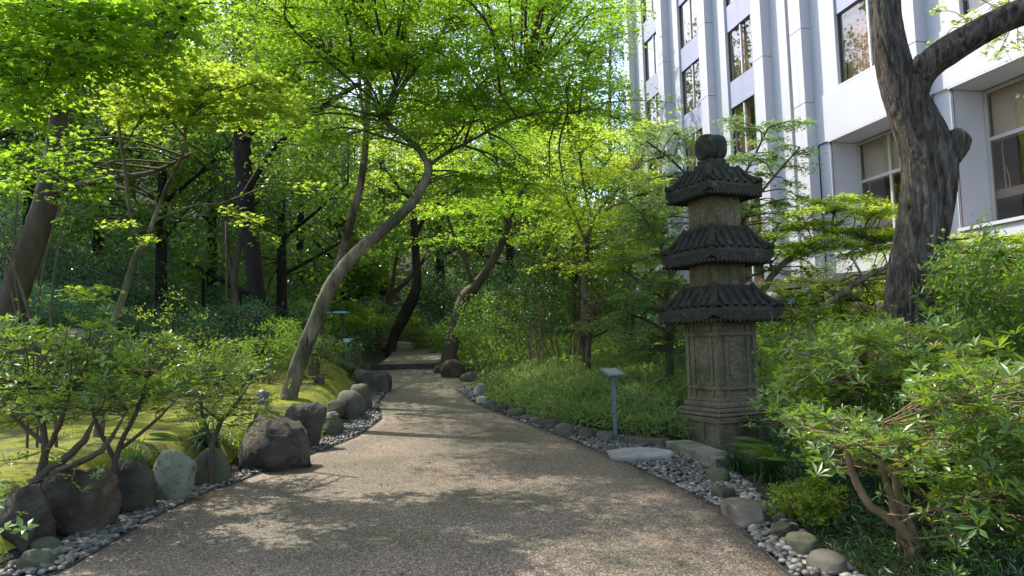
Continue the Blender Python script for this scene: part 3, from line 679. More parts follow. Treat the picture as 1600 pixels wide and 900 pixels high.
for s_, st in ((1, 0), (-1, (m_-1)*n_)):
    cen = (prof[0][0] if s_ > 0 else prof[-1][0], 0, 4.42); mb.add(PF(np.vstack([V[st:st+n_], cen])), [((k+1) % n_, k, n_) if s_ > 0 else (k, (k+1) % n_, n_) for k in range(n_)])
mb.build('finial', M['pagroof'], pag)
# kerb slabs in front of the pagoda
def slab(px0, py0, px1, py1, wd, hgt, m, name, label, cat, Yz=.0):
    a = hit(px0, py0, lambda x, y: float(ramp(y))+Yz); b = hit(px1, py1, lambda x, y: float(ramp(y))+Yz); d = b-a; d[2] = 0; L = np.linalg.norm(d); d /= L; n = np.array([-d[1], d[0], 0])
    if n[1] < 0: n = -n
    mb = MB(); fr = lambda v: a+v[:, 0:1]*d+v[:, 1:2]*n+v[:, 2:3]*np.array([0, 0, 1.])
    abox(mb, 0, L, 0, wd, -.15, hgt, fr=fr); o = mb.build(name, m, None, smooth=False, origin=tuple(a)); return bev(tag(o, label, cat), .02, 3)
slab(1040, 704, 1118, 740, .34, .13, M['curb'], 'kerb_slab', 'mossy granite kerb slab lying in front of the stone pagoda', 'kerb stone')
slab(967, 694, 1036, 702, .2, .11, M['rock_dark'], 'kerb_slab', 'black wet kerb stone between the sign post and the granite slab', 'kerb stone')

# ------------------------------------------------------------------ rocks
RK = [ # px, py(base), w, h, material, label, angularity
 (30, 862, 90, 98, 'rock_dark', 'tall black shadowed boulder, first of the left border next to the wet corner', 4),
 (118, 838, 122, 96, 'rock_brown', 'big rust brown angular boulder under the azalea stems', 4),
 (194, 808, 84, 82, 'rock_dark', 'upright dark boulder below the long-leaved grass tuft, beside the spotted stone', 2),
 (262, 788, 74, 78, 'rock_spot', 'pale rounded stone with dark lichen spots in the left border', 1),
 (324, 762, 66, 58, 'rock_green', 'low mossy boulder half hidden under the larger grass tuft', 1),
 (424, 740, 126, 92, 'rock_dark', 'largest block-shaped dark boulder of the left border', 5),
 (474, 706, 66, 72, 'rock_dark', 'dark slanted boulder tucked behind the largest block-shaped one', 5),
 (512, 686, 56, 36, 'rock_green', 'low greenish rough stone in the pebbles before the round twin stones', 5),
 (518, 660, 22, 16, 'rock_pale', 'small white stone between the rough stone and the slanted boulder', 1),
 (524, 656, 40, 30, 'rock_dark', 'small angular dark stone at the moss edge beside the twin stones', 4),
 (545, 658, 48, 48, 'rock_grey', 'round smooth grey-green boulder, nearer of the twin stones', 0),
 (560, 646, 40, 44, 'rock_green', 'round smooth mossy boulder, farther of the twin stones', 0),
 (550, 622, 20, 18, 'rock_grey', 'little grey cobble between the twin stones and the dark far boulder', 2),
 (577, 617, 62, 40, 'rock_dark', 'broad dark boulder where the path narrows before the step', 4),
 (498, 602, 20, 20, 'rock_dark', 'small dark stump-like stone standing alone in the moss', 4),
 (540, 582, 30, 16, 'rock_green', 'flat green stone in the little stack behind the moss', 1),
 (524, 572, 24, 14, 'rock_grey', 'round grey cobble beside the little stack behind the moss', 1),
 (505, 560, 52, 30, 'rock_green', 'squared mossy block behind the lawn under the blue sign', 5),
 (624, 549, 46, 18, 'rock_pale', 'bright sunlit boulder at the far bend of the upper path', 2),
 (606, 550, 22, 15, 'rock_grey', 'grey boulder beside the bright one at the far path bend', 1),
 (660, 552, 30, 12, 'rock_dark', 'low dark stone right of the bright boulder at the far bend', 3),
 (682, 560, 26, 14, 'rock_dark', 'low dark stone just above the path step on its right', 3),
 (688, 585, 24, 16, 'rock_dark', 'dark stone touching the right end of the path step', 2),
 (707, 592, 40, 30, 'rock_brown', 'big round tawny boulder near the right end of the path step', 0),
 (733, 598, 30, 16, 'rock_grey', 'flat grey stone beyond the tawny boulder', 0),
 (752, 602, 26, 16, 'rock_dark', 'dark cobble behind the white corner stone', 1),
 (751, 620, 22, 20, 'rock_pale', 'white corner stone where the bamboo grass bed begins', 1),
 (752, 633, 24, 16, 'rock_pale', 'small pinkish stone below the white corner stone', 1),
 (768, 640, 24, 17, 'rock_grey', 'first grey edging stone after the pinkish one', 0),
 (784, 646, 24, 17, 'rock_dark', 'dark edging cobble, second of the bed edge after the pinkish one', 0),
 (806, 654, 34, 19, 'rock_green', 'long mossy edging stone with a yellowish top', 1),
 (826, 662, 26, 16, 'rock_dark', 'small dark edging cobble after the long mossy one', 0),
 (838, 667, 26, 18, 'rock_green', 'greenish edging cobble midway along the bamboo grass bed', 0),
 (860, 674, 36, 22, 'rock_dark', 'smooth dark edging stone, first of the four large ones left of the sign post', 0),
 (884, 684, 38, 25, 'rock_grey', 'smooth charcoal edging stone, second of the four large ones left of the sign post', 0),
 (917, 689, 36, 23, 'rock_dark', 'flat-topped edging stone, third of the four large ones left of the sign post', 1),
 (947, 693, 36, 22, 'rock_grey', 'rounded edging stone right beside the sign post', 0),
 (1126, 760, 46, 30, 'rock_green', 'boulder leaning against the near end of the granite slab', 1),
 (1134, 786, 42, 28, 'rock_dark', 'dark stone between the leaning boulder and the long pale slab stone', 2),
 (1178, 826, 86, 40, 'rock_grey', 'long pale grey slab-like boulder with straight edge by the low bright azalea', 4),
 (1232, 850, 60, 36, 'rock_dark', 'dark angular edging stone beyond the oval mossy one', 5),
 (1262, 874, 66, 40, 'rock_green', 'oval moss-brown edging stone, second from the bottom right of the path', 0),
 (1302, 902, 74, 38, 'rock_grey', 'oval smooth grey-green edging stone nearest the camera on the right', 0),
 (66, 868, 50, 26, 'rock_green', 'mossy flat stone lying at the wet corner, upper one', 1),
 (50, 896, 56, 34, 'rock_green', 'mossy flat stone at the bottom left corner of the path, lower one', 1),
 (105, 590, 100, 75, 'rock_grey', 'large smooth grey rock half hidden behind the left shrubs', 1),
]
for i, (px, py, w_, h_, m_, lab, an) in enumerate(RK):
    rock(px, py, w_, h_, m_, lab, i*7+3, an, .8 if w_ > 50 else .9, 'boulder' if w_ > 40 else 'edging_stone', 'rock', 'stones bordering the path' if px > 680 else ('boulders along the left border' if px < 600 else None), 4 if w_ > 55 else 3)
g = hit(1005, 722, rampf); v, f = ICO[4]; v = v.copy(); v *= (1+.12*np.array([mnoise.noise(Vector(q*1.4+11)) for q in v]))[:, None]; v[:, 2] = np.clip(v[:, 2], -.5, .30)+.008*np.array([mnoise.noise(Vector(q*6)) for q in v])
mb = MB(); ctr = np.array([g[0]+.02, g[1]+.25, .055]); mb.add(v*np.array([.43, .40, .17])+ctr, f); tag(mb.build('stepping_stone', M['rock_pale'], None, origin=tuple(ctr)), 'flat pale stepping stone set in the pebbles before the pagoda', 'stepping stone')

# ------------------------------------------------------------------ sign posts, bollard light, rails
def signpost(px, py, Y, h_, pw, label, plate='plate', yaw=.5):
    g = P(px, py, Y); z0 = float(H(g[0], g[1]))-.05; r = empty('sign_post', (g[0], Y, z0), label, 'sign')
    mb = MB(); hw = .026; abox(mb, g[0]-hw, g[0]+hw, Y-hw*.7, Y+hw*.7, z0-.1, z0+h_); bev(mb.build('post', M['metal'], r, smooth=False), .004)
    c = np.array([g[0], Y, z0+h_+.035]); a = np.array([math.cos(yaw), math.sin(yaw), 0]); b = np.array([-math.sin(yaw), math.cos(yaw), 0]); 
    b2 = norm(b*.90+np.array([0, 0, .38])); n = np.cross(a, b2)
    mb = MB(); mb.add(boxv(c-n*.008, a*(pw/2+.012), b2*(pw*.42+.012), n*.011), BOXF); bev(mb.build('frame', M['metal'], r, smooth=False), .003)
    mb = MB(); mb.add(boxv(c+n*.005, a*pw/2, b2*pw*.42, n*.004), BOXF); mb.build('plate', M[plate], r, smooth=False)
    if plate == 'plate':
        mb = MB()
        for ln in range(6):
            u = -.42
            while u < .38:
                l = .04+.07*rng.random(); mb.add(boxv(c+n*.0105+a*pw*(u+l/2)+b2*pw*(.27-.10*ln), a*pw*l/2, b2*pw*.012, n*.0006), BOXF); u += l+.03
        mb.build('lettering', M['ink'], r, smooth=False, kind='stuff')
    return r
signpost(962, 694, 10.3, 1.03, .28, 'grey metal post with a tilted information plate in front of the bamboo grass')
signpost(541, 560, 19.5, .78, .30, 'small post with a bright blue plate left of the path step', 'blueplate', -.2)
# low table-like board pair behind the leaning maple
t_ = P(520, 489, 19.0); zt = t_[2]; r = empty('display_stand', tuple(t_), 'low stand with two light blue boards behind the leaning maple trunk', 'stand')
for dx in (-.22, .25):
    mb = MB(); abox(mb, t_[0]+dx-.2, t_[0]+dx+.16, 18.8, 19.2, zt-.02, zt+.03); mb.build('board', M['blueplate'], r, smooth=False)
    mb = MB(); abox(mb, t_[0]+dx-.05, t_[0]+dx+.02, 18.95, 19.05, zt-1.2, zt-.025); mb.build('leg', M['wood'], r, smooth=False)
g = P(411, 637, 11.0); zl = float(H(g[0], g[1])); r = empty('garden_light', (g[0], 11.0, zl), 'short grey cylinder garden light standing on the moss', 'garden light')
mb = MB(); tube(mb, [(g[0], 11, zl-.05), (g[0], 11, zl+.05), (g[0], 11, zl+.30)], .085, 20); mb.build('body', M['metal'], r)
mb = MB(); tube(mb, [(g[0], 11, zl+.302), (g[0], 11, zl+.33), (g[0], 11, zl+.37)], [.1, .1, .05], 20); mb.build('cap', M['metal'], r)
r = empty('bamboo_fence', tuple(P(350, 600, 14)), 'low fence of stacked bamboo poles half hidden in the hedge on the left', 'fence')
a = P(300, 612, 14.2); b = P(398, 605, 14.8); za = float(H(a[0], a[1]))
for k in range(6):
    mb = MB(); z = za+.06+.085*k; tube(mb, catmull([(a[0], a[1], z), ((a[0]+b[0])/2, (a[1]+b[1])/2, z+.01), (b[0], b[1], z+.05)], 3), .036, 8); mb.build('pole', M['bamboo_pole'], r)
for q in (a, (a+b)/2, b):
    mb = MB(); zq = float(H(q[0], q[1])); tube(mb, [(q[0], q[1]-.09, zq-.1), (q[0], q[1]-.09, zq+.35), (q[0], q[1]-.09, zq+.68)], .04, 8); mb.build('post', M['wood'], r)
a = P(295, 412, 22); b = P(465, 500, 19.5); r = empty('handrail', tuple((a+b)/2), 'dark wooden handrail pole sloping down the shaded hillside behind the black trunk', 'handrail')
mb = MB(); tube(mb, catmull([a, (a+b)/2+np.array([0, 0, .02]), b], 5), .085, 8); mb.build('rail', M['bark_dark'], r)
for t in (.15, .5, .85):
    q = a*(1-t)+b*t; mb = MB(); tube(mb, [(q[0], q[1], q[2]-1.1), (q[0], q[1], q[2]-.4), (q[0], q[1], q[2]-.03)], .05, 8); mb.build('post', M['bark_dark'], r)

# ------------------------------------------------------------------ trees one can tell apart
# left maple with thick brown trunk
pads = region(-60, -60, 300, 185, 5.8, 8.2, 66, .50, .13, 190, lambda x, y: y < 180-.30*x or (y < 60 and x < 220)) + region(-40, 130, 130, 300, 8, 11, 12, .45, .15, 150)
tree('maple_tree', 'maple with a thick leaning brown trunk at the far left under bright leaves', 'maple tree',
     [[(8, 520, 12, 46), (22, 460, 12, 40), (55, 370, 12, 38), (78, 290, 12, 33), (90, 200, 12, 26), (96, 120, 11.5, 20), (110, 20, 11, 14)],
      [(78, 296, 12, 14), (130, 288, 11.7, 11), (180, 278, 11.4, 9), (240, 268, 11, 7), (300, 240, 10.5, 4)],
      [(92, 180, 12, 16), (60, 110, 10.5, 12), (20, 60, 9, 8), (0, 0, 8, 5)],
      [(96, 150, 11.8, 14), (160, 90, 10, 10), (230, 50, 9, 7), (290, 30, 8, 4)]], pads, 'maple', 'maple', 'bark_mid', .085, bump=.12)
# young twin-stemmed maple carrying the arching bright layer
def arch(x, y): return y > 92+((x-290)/150.)**2*45 and y < 190+abs(x-300)*.1
pads = region(180, 88, 450, 200, 8.0, 9.4, 46, .42, .09, 170, arch) + [(185, 350, 8.6, .34, .10, 70), (235, 372, 8.6, .25, .06, 45), (390, 345, 8.8, .30, .10, 80), (415, 372, 8.7, .2, .06, 40), (350, 325, 8.8, .22, .05, 40), (150, 450, 8.6, .35, .06, 90), (120, 462, 8.5, .3, .05, 60), (470, 290, 9, .3, .12, 60)]
tree('maple_tree', 'slender forked young maple whose bright yellow-green layer arches over the left bank', 'maple tree',
     [[(172, 530, 9, 12.8), (190, 470, 9, 10.5), (213, 400, 9, 9.8), (228, 380, 9, 9.0)],
      [(222, 388, 9, 6.0), (203, 330, 9, 5.2), (196, 270, 9, 5.2), (186, 200, 9, 4.5), (182, 150, 8.8, 3.0), (175, 110, 8.5, 2.2)],
      [(228, 382, 9, 7.5), (240, 345, 9, 6.0), (262, 290, 9, 6.0), (288, 235, 8.9, 5.2), (292, 190, 8.7, 3.8), (330, 130, 8.4, 2.2)],
      [(290, 215, 8.9, 3.8), (260, 180, 8.7, 3.0), (235, 140, 8.4, 1.9)],
      [(290, 200, 8.7, 3.8), (320, 160, 8.4, 3.0), (390, 130, 8.0, 1.9)],
      [(197, 225, 9, 3.0), (225, 180, 8.7, 2.2), (270, 150, 8.4, 1.5)],
      [(240, 345, 9, 3.8), (300, 322, 8.9, 2.6), (345, 318, 8.8, 1.5)]], pads, 'maple7', 'maple2', 'bark_light', .075, r0=.008)
# dark straight trunk
pads = region(300, -30, 470, 90, 13, 17, 16, .8, .3, 150)+region(320, 60, 520, 280, 18.8, 21.5, 20, .9, .35, 150)+region(410, 80, 520, 330, 15, 19, 22, .7, .35, 150)
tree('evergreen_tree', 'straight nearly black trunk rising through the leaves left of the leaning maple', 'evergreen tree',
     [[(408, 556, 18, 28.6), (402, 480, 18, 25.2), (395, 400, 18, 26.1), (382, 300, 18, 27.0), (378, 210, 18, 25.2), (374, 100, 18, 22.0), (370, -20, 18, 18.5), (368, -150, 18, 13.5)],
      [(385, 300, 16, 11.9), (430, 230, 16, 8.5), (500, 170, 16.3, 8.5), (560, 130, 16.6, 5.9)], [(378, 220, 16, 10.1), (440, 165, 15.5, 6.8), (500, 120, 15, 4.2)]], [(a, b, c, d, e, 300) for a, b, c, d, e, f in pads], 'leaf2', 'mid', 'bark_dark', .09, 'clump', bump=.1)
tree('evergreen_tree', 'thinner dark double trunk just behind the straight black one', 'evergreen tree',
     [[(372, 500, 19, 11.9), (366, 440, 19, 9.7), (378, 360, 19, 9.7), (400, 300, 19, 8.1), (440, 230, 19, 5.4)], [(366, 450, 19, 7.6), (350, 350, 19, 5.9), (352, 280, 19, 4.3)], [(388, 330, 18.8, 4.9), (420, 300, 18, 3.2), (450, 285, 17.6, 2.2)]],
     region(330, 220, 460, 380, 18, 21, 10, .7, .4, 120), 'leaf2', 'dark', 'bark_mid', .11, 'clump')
# the leaning pale maple over the path
def canopy(x, y):
    return not (y > 300+ (x-900)*.1 and x > 840) and y < 330
pads = region(600, -30, 960, 200, 10.5, 14, 70, .8, .14, 480, canopy)+region(640, 190, 900, 320, 11, 14.5, 20, .65, .12, 260)+region(430, -40, 640, 120, 10.5, 14, 26, .7, .16, 360)+region(425, 70, 560, 230, 10.3, 12.2, 12, .6, .14, 280)
tree('maple_tree', 'pale smooth maple leaning out over the path, with a sawn stub at its elbow', 'maple tree',
     [[(452, 618, 12.2, 26.7), (468, 565, 12.2, 25.5), (492, 505, 12.2, 23.6), (520, 440, 12.2, 21.7), (560, 392, 12.2, 19.1), (610, 350, 12.2, 17.2), (648, 312, 12.2, 15.9), (668, 272, 12.2, 14.6), (668, 250, 12.2, 14.0)],
      [(668, 256, 12.2, 10.8), (655, 235, 12.1, 10.8), (632, 213, 12, 10.1), (603, 188, 12, 10.1), (612, 150, 12, 7.0), (624, 110, 12, 5.8), (628, 50, 12, 4.5), (650, -10, 12, 3.2)],
      [(606, 180, 12, 8.3), (625, 140, 12.1, 7.0), (655, 100, 12.3, 7.7), (690, 55, 12.5, 7.0), (712, 0, 12.6, 5.1)],
      [(600, 192, 12, 10.1), (598, 180, 11.9, 9.5), (596, 166, 11.8, 8.9)],
      [(670, 258, 12.2, 7.7), (700, 238, 12.2, 5.8), (745, 215, 12.1, 4.5), (790, 190, 12, 3.8), (850, 176, 11.8, 2.6), (905, 178, 11.6, 1.9)],
      [(725, 224, 12.2, 4.5), (745, 175, 12.1, 3.8), (775, 155, 12, 3.2), (830, 122, 11.8, 1.9)],
      [(668, 240, 12.2, 3.8), (690, 225, 12.3, 2.6), (720, 205, 12.5, 2.6), (740, 170, 12.6, 1.9), (720, 130, 12.8, 1.3)],
      [(594, 190, 12, 5.1), (582, 150, 12, 3.8), (560, 115, 12, 2.6), (520, 95, 12, 1.9)],
      [(624, 112, 12, 3.8), (590, 60, 11.8, 3.2), (560, 20, 11.6, 1.9)]], pads, 'tri', 'maple', 'bark_light', .075, bump=.08, r0=.015, wpads=[(rng.uniform(-4.5, 1.2), rng.uniform(9.5, 14.5), rng.uniform(6.4, 9.0), .85, .2, 300) for k in range(30)]+[(rng.uniform(-4.5, 1.4), rng.uniform(8.2, 11), rng.uniform(6.3, 8.6), .8, .2, 340) for k in range(36)])  # wpads: extra overhead foliage, mostly above frame, added to shade path and right bushes
tree('maple_tree', 'upright twin-stemmed pale tree standing behind the leaning maple', 'maple tree',
     [[(500, 500, 15.5, 14.5), (520, 440, 15.5, 13.4), (545, 360, 15.5, 12.8), (565, 280, 15.5, 11.2), (573, 200, 15.5, 10.1), (577, 120, 15.5, 8.9), (592, 70, 15.5, 7.2), (608, 0, 15.5, 5.6)],
      [(572, 210, 15.5, 6.1), (563, 140, 15.4, 5.0), (560, 80, 15.3, 4.4), (535, 20, 15.2, 2.8)], [(576, 130, 15.5, 5.0), (610, 90, 15.8, 3.4), (630, 40, 16, 2.3)],
      [(570, 220, 15.5, 5.0), (600, 205, 15.2, 3.4), (620, 215, 15, 2.3)], [(566, 160, 15.5, 2.8), (540, 115, 15, 2.3), (505, 105, 14.5, 1.7)]],
     region(430, -60, 680, 110, 14, 18, 40, .9, .2, 420)+region(560, 100, 720, 250, 15, 18, 16, .8, .2, 300), 'tri', 'maple2', 'bark_light', .085, bump=.05, wpads=[(rng.uniform(-7.5, -2), rng.uniform(13, 17), rng.uniform(7.5, 11), .95, .2, 300) for k in range(36)])  # wpads: high, mostly unseen crown clumps put in to keep sun off the mid path
# black tree by the far bend, gnarled tree, small trunks
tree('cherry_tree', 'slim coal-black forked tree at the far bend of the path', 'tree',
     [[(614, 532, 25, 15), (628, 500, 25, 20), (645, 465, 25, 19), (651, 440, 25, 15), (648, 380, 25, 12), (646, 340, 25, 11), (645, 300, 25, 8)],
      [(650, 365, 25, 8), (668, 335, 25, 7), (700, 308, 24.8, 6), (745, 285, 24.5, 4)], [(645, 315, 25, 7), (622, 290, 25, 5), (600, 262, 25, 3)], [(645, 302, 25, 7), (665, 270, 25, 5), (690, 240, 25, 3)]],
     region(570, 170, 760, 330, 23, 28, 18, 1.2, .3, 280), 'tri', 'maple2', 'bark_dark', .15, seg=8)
tree('small_tree', 'small brown tree splitting low into a V left of the black one', 'tree',
     [[(595, 500, 29, 10), (606, 470, 29, 11), (612, 455, 29, 10)], [(612, 456, 29, 7), (616, 425, 29, 6), (622, 390, 29, 4)], [(612, 458, 29, 8), (635, 440, 29, 7), (662, 405, 29, 5)]], region(580, 330, 680, 400, 28, 31, 6, 1.2, .4, 120), 'leaf2', 'mid', 'bark_mid', .16, 'clump', seg=8)
tree('gnarled_tree', 'old gnarled brown tree leaning right over the bushes beyond the path', 'tree',
     [[(722, 475, 20, 19.5), (742, 448, 20, 18.0), (762, 420, 20, 13.5), (782, 385, 20, 12.0), (796, 345, 20, 11.2), (800, 322, 20, 9.8)],
      [(800, 330, 20, 7.5), (782, 290, 20, 6.0), (776, 250, 20, 4.5), (762, 200, 20, 3.0)], [(800, 330, 20, 6.8), (822, 290, 20, 4.5), (860, 270, 20, 3.0)], [(740, 452, 20, 7.5), (726, 405, 20, 6.0), (708, 365, 20, 5.2), (698, 330, 20, 4.5), (700, 290, 20, 3.0)],
      [(735, 400, 22, 6.0), (722, 388, 22, 6.8), (745, 382, 22, 6.0), (763, 365, 22, 4.5), (772, 342, 22, 3.0)]],
     region(690, 160, 920, 380, 18, 22, 40, 1.0, .25, 300), 'tri', 'maple', 'bark_mid', .11, bump=.15, seg=10)
tree('maple_tree', 'grey thin-stemmed maple with fanning stems behind the flat-topped bush', 'maple tree',
     [[(912, 470, 16, 10), (916, 400, 16, 9), (925, 340, 16, 8)], [(918, 385, 16, 6), (935, 330, 16, 5), (962, 300, 16, 4), (1000, 260, 16, 3)], [(925, 345, 16, 6), (912, 290, 16, 4), (905, 240, 16, 3)], [(916, 380, 16, 5), (890, 320, 16, 4), (862, 280, 16, 3)], [(930, 335, 16, 5), (985, 310, 15.5, 4), (1040, 290, 15, 3)]],
     region(840, 180, 1040, 420, 14.5, 18, 46, .8, .16, 330), 'tri', 'maple2', 'bark_light', .085)
# right foreground trunk
def bigtree():
    pts = [(1462, 700, 87), (1446, 620, 84), (1428, 520, 82), (1428, 450, 76), (1432, 400, 72), (1443, 340, 72), (1450, 290, 74), (1450, 250, 76), (1438, 210, 70), (1421, 170, 63), (1404, 130, 54), (1394, 95, 50), (1386, 50, 46), (1384, 0, 42), (1390, -80, 41), (1400, -200, 36)]
    Yb = 8.0; p0 = P(1466, 730, Yb); root = empty('old_tree', (p0[0], Yb, float(H(p0[0], Yb))), 'big furrowed trunk with a broken stub, one bare limb reaching right', 'tree')
    def bark(pts3, rad, seg, ring, name, sd, knob=None, furrow=.085):
        L = np.concatenate([[0], np.cumsum(np.linalg.norm(np.diff(pts3, axis=0), axis=1))]); t = np.linspace(0, L[-1], ring)
        p = np.stack([np.interp(t, L, pts3[:, k]) for k in range(3)], 1); r = np.interp(t, L, rad); 
        d = np.gradient(p, axis=0); d = norm(d); a = norm(np.cross(d, np.array([0, 1., .01]))); b = np.cross(d, a); V = []
        for i in range(ring):
            tw_ = t[i]*.55
            for j in range(seg):
                th = 2*math.pi*j/seg; q = Vector((math.cos(th+tw_)*1.5, math.sin(th+tw_)*1.5, t[i]*.55+sd))
                n1 = mnoise.noise(q*1.3); n2 = 1-abs(mnoise.noise(Vector((q.x*3.3, q.y*3.3, q.z*1.6))))*2; n3 = 1-abs(mnoise.noise(Vector((q.x*8, q.y*8, q.z*3.2+9))))*2
                rr = r[i]*(1+.10*n1+furrow*(1.1*min(n2, .6)+.8*min(n3, .55)-.5))
                V.append(p[i]+rr*(math.cos(th)*a[i]+math.sin(th)*b[i]))
        V = np.array(V); i = np.arange(ring-1)[:, None]*seg; j = np.arange(seg)[None]; j2 = (j+1) % seg
        mb = MB(); mb.add(V, np.stack([i+j, i+j2, i+seg+j2, i+seg+j], -1).reshape(-1, 4)); mb.add(np.vstack([V[-seg:], p[-1]+d[-1]*r[-1]*.25]), [(k, (k+1) % seg, seg) for k in range(seg)])
        return mb.build(name, M['bark_big'], root)
    w3 = np.array([P(x, y, Yb) for x, y, _ in pts]); zb_ = float(H(w3[0][0], Yb)); w3 = np.vstack([[w3[0][0]+.06, Yb, zb_-.2], w3]); rad = np.array([pts[0][2]*1.25]+[q[2] for q in pts])/2*Yb/F
    bark(catmull(w3, 8), np.interp(np.linspace(0, len(rad)-1, (len(rad)-1)*8+1), range(len(rad)), rad), 84, 380, 'trunk', 0)
    lp = [(1434, 222, 8.0, 30), (1424, 180, 7.97, 40), (1428, 140, 7.9, 44), (1448, 106, 7.8, 42), (1480, 80, 7.7, 44), (1530, 50, 7.55, 42), (1580, 25, 7.4, 42), (1640, 5, 7.2, 38), (1740, -30, 7.0, 30), (1850, -90, 6.8, 20)]
    bark(catmull(np.array([P(a, b, Y) for a, b, Y, _ in lp]), 6), np.interp(np.linspace(0, len(lp)-1, (len(lp)-1)*6+1), range(len(lp)), [q[3]/2*q[2]/F for q in lp]), 44, 190, 'branch', 5, furrow=.07)
    sp = [(1456, 285, 8, 40), (1468, 258, 7.95, 48), (1483, 236, 7.88, 46), (1497, 219, 7.82, 40), (1506, 211, 7.8, 30)]
    bark(catmull(np.array([P(a, b, Y) for a, b, Y, _ in sp]), 6), np.interp(np.linspace(0, 4, 25), range(5), [q[3]/2*q[2]/F for q in sp]), 40, 46, 'branch_stub', 9, furrow=.12)
    kp = [(1438, 125, 7.85, 30), (1437, 100, 7.72, 22), (1437, 90, 7.68, 15), (1438, 85, 7.66, 5)]
    bark(catmull(np.array([P(a, b, Y) for a, b, Y, _ in kp]), 6), np.interp(np.linspace(0, 3, 19), range(4), [q[3]/2*q[2]/F for q in kp]), 24, 30, 'branch_stub', 14, furrow=.1)
    rt = [(1452, 470, 7.9, 34), (1470, 500, 7.8, 36), (1486, 560, 7.7, 34), (1500, 640, 7.6, 30)]
    bark(catmull(np.array([P(a, b, Y) for a, b, Y, _ in rt]), 6), np.interp(np.linspace(0, 3, 19), range(4), [q[3]/2*q[2]/F for q in rt]), 24, 40, 'root', 20)
    # leafy sprays hanging from the limb
    tw = MB(); lf = MB(); anchor = np.array([P(a, b, Y) for a, b, Y, _ in lp[5:]])
    for (px, py, Y, rx, nl) in [(1462, 18, 8.3, .10, 26), (1478, 58, 8.3, .20, 70), (1510, 30, 8.2, .22, 80), (1545, 15, 8.2, .25, 90), (1585, 5, 8.1, .25, 90), (1620, 45, 8.0, .2, 70), (1560, 62, 8.0, .2, 60), (1590, 72, 8.0, .25, 90), (1560, 85, 8.0, .16, 45), (1640, 80, 7.9, .3, 100), (1500, -20, 8.2, .3, 100), (1560, -25, 8.2, .3, 100), (1620, -20, 8, .3, 100)]:
        c = P(px, py, Y); a = anchor[np.argmin(np.linalg.norm(anchor-c, axis=1))]; pad_fill(tw, lf, a, c, rx, .08, nl, .05, 'maple', 'layer', .006)
    # crown above the frame
    top = P(1400, -200, 8)
    for k in range(46):
        q = norm(rng.normal(size=3)); c = top+np.array([.9, .4, 2.3])+q*np.array([2.3, 2.2, 1.5])*rng.random()**.4
        if c[2] > 5.9: pad_fill(tw, lf, top+np.array([0, 0, .1]), c, .6, .2, 90, .09, 'maple', 'layer', .012)
    tw.build('twigs', M['twig'], root, kind='stuff'); lf.build('crown', M['maple2'], root, smooth=False)
bigtree()
# maples around the pagoda and before the building
tree('maple_tree', 'small dark-stemmed maple with drooping cool green sprays just left of the pagoda', 'maple tree',
     [[(1048, 600, 13, 14), (1046, 550, 13, 13), (1047, 515, 13, 13), (1040, 470, 13, 9), (1050, 430, 13, 7), (1068, 410, 13, 5)], [(1046, 520, 13, 6), (1010, 500, 12.8, 5), (980, 490, 12.6, 3)], [(1040, 470, 13, 5), (1000, 440, 13, 4), (970, 420, 13, 3)], [(1050, 440, 13, 5), (1030, 380, 13, 4), (1000, 330, 13, 3)]],
     region(955, 390, 1075, 570, 12, 14.5, 36, .5, .10, 360)+region(950, 300, 1050, 390, 12.5, 14.5, 14, .5, .12, 300), 'tri', 'maple3', 'bark_mid', .065)
tree('maple_tree', 'airy maple spreading serrated sprays behind the pagoda roofs before the white facade', 'maple tree',
     [[(1150, 560, 14, 12), (1140, 420, 14, 9), (1120, 320, 14, 7), (1125, 260, 14, 5)], [(1130, 330, 14, 5), (1170, 260, 14, 4), (1200, 200, 14, 3)], [(1140, 380, 14, 5), (1190, 300, 13.8, 4), (1250, 230, 13.5, 3)], [(1130, 340, 14, 5), (1060, 260, 14, 4), (1010, 220, 14, 3)]],
     region(1120, 185, 1275, 330, 13.4, 14.4, 26, .36, .09, 250, lambda x, y: x+y*.3 < 1345)+region(985, 195, 1080, 400, 13.6, 15, 22, .5, .12, 300)+region(1150, 310, 1290, 430, 13.4, 14.2, 14, .34, .09, 220)+[(1060, 215, 14, .5, .12, 230), (1020, 240, 14, .5, .12, 230)], 'tri', 'maple3', 'bark_mid', .07)
def mound(x, y): return y > 300+((x-1310)/100.)**2*32
tree('maple_tree', 'sunlit yellow-green maple mound between the pagoda and the big trunk', 'maple tree',
     [[(1170, 520, 13.5, 14), (1200, 440, 13.5, 11), (1245, 395, 13.5, 9), (1290, 365, 13.4, 8), (1318, 345, 13.3, 5)], [(1290, 368, 13.4, 5), (1330, 362, 13.2, 4), (1375, 385, 13, 3)], [(1300, 360, 13.4, 4), (1305, 330, 13.3, 3), (1330, 305, 13.2, 2)], [(1210, 432, 13.5, 5), (1195, 395, 13.5, 4), (1160, 385, 13.5, 3)]],
     region(1195, 305, 1420, 400, 12.4, 14, 50, .42, .08, 380, mound)+region(1200, 400, 1400, 445, 13, 15, 9, .35, .08, 160), 'tri', 'maple2', 'bark_light', .06)
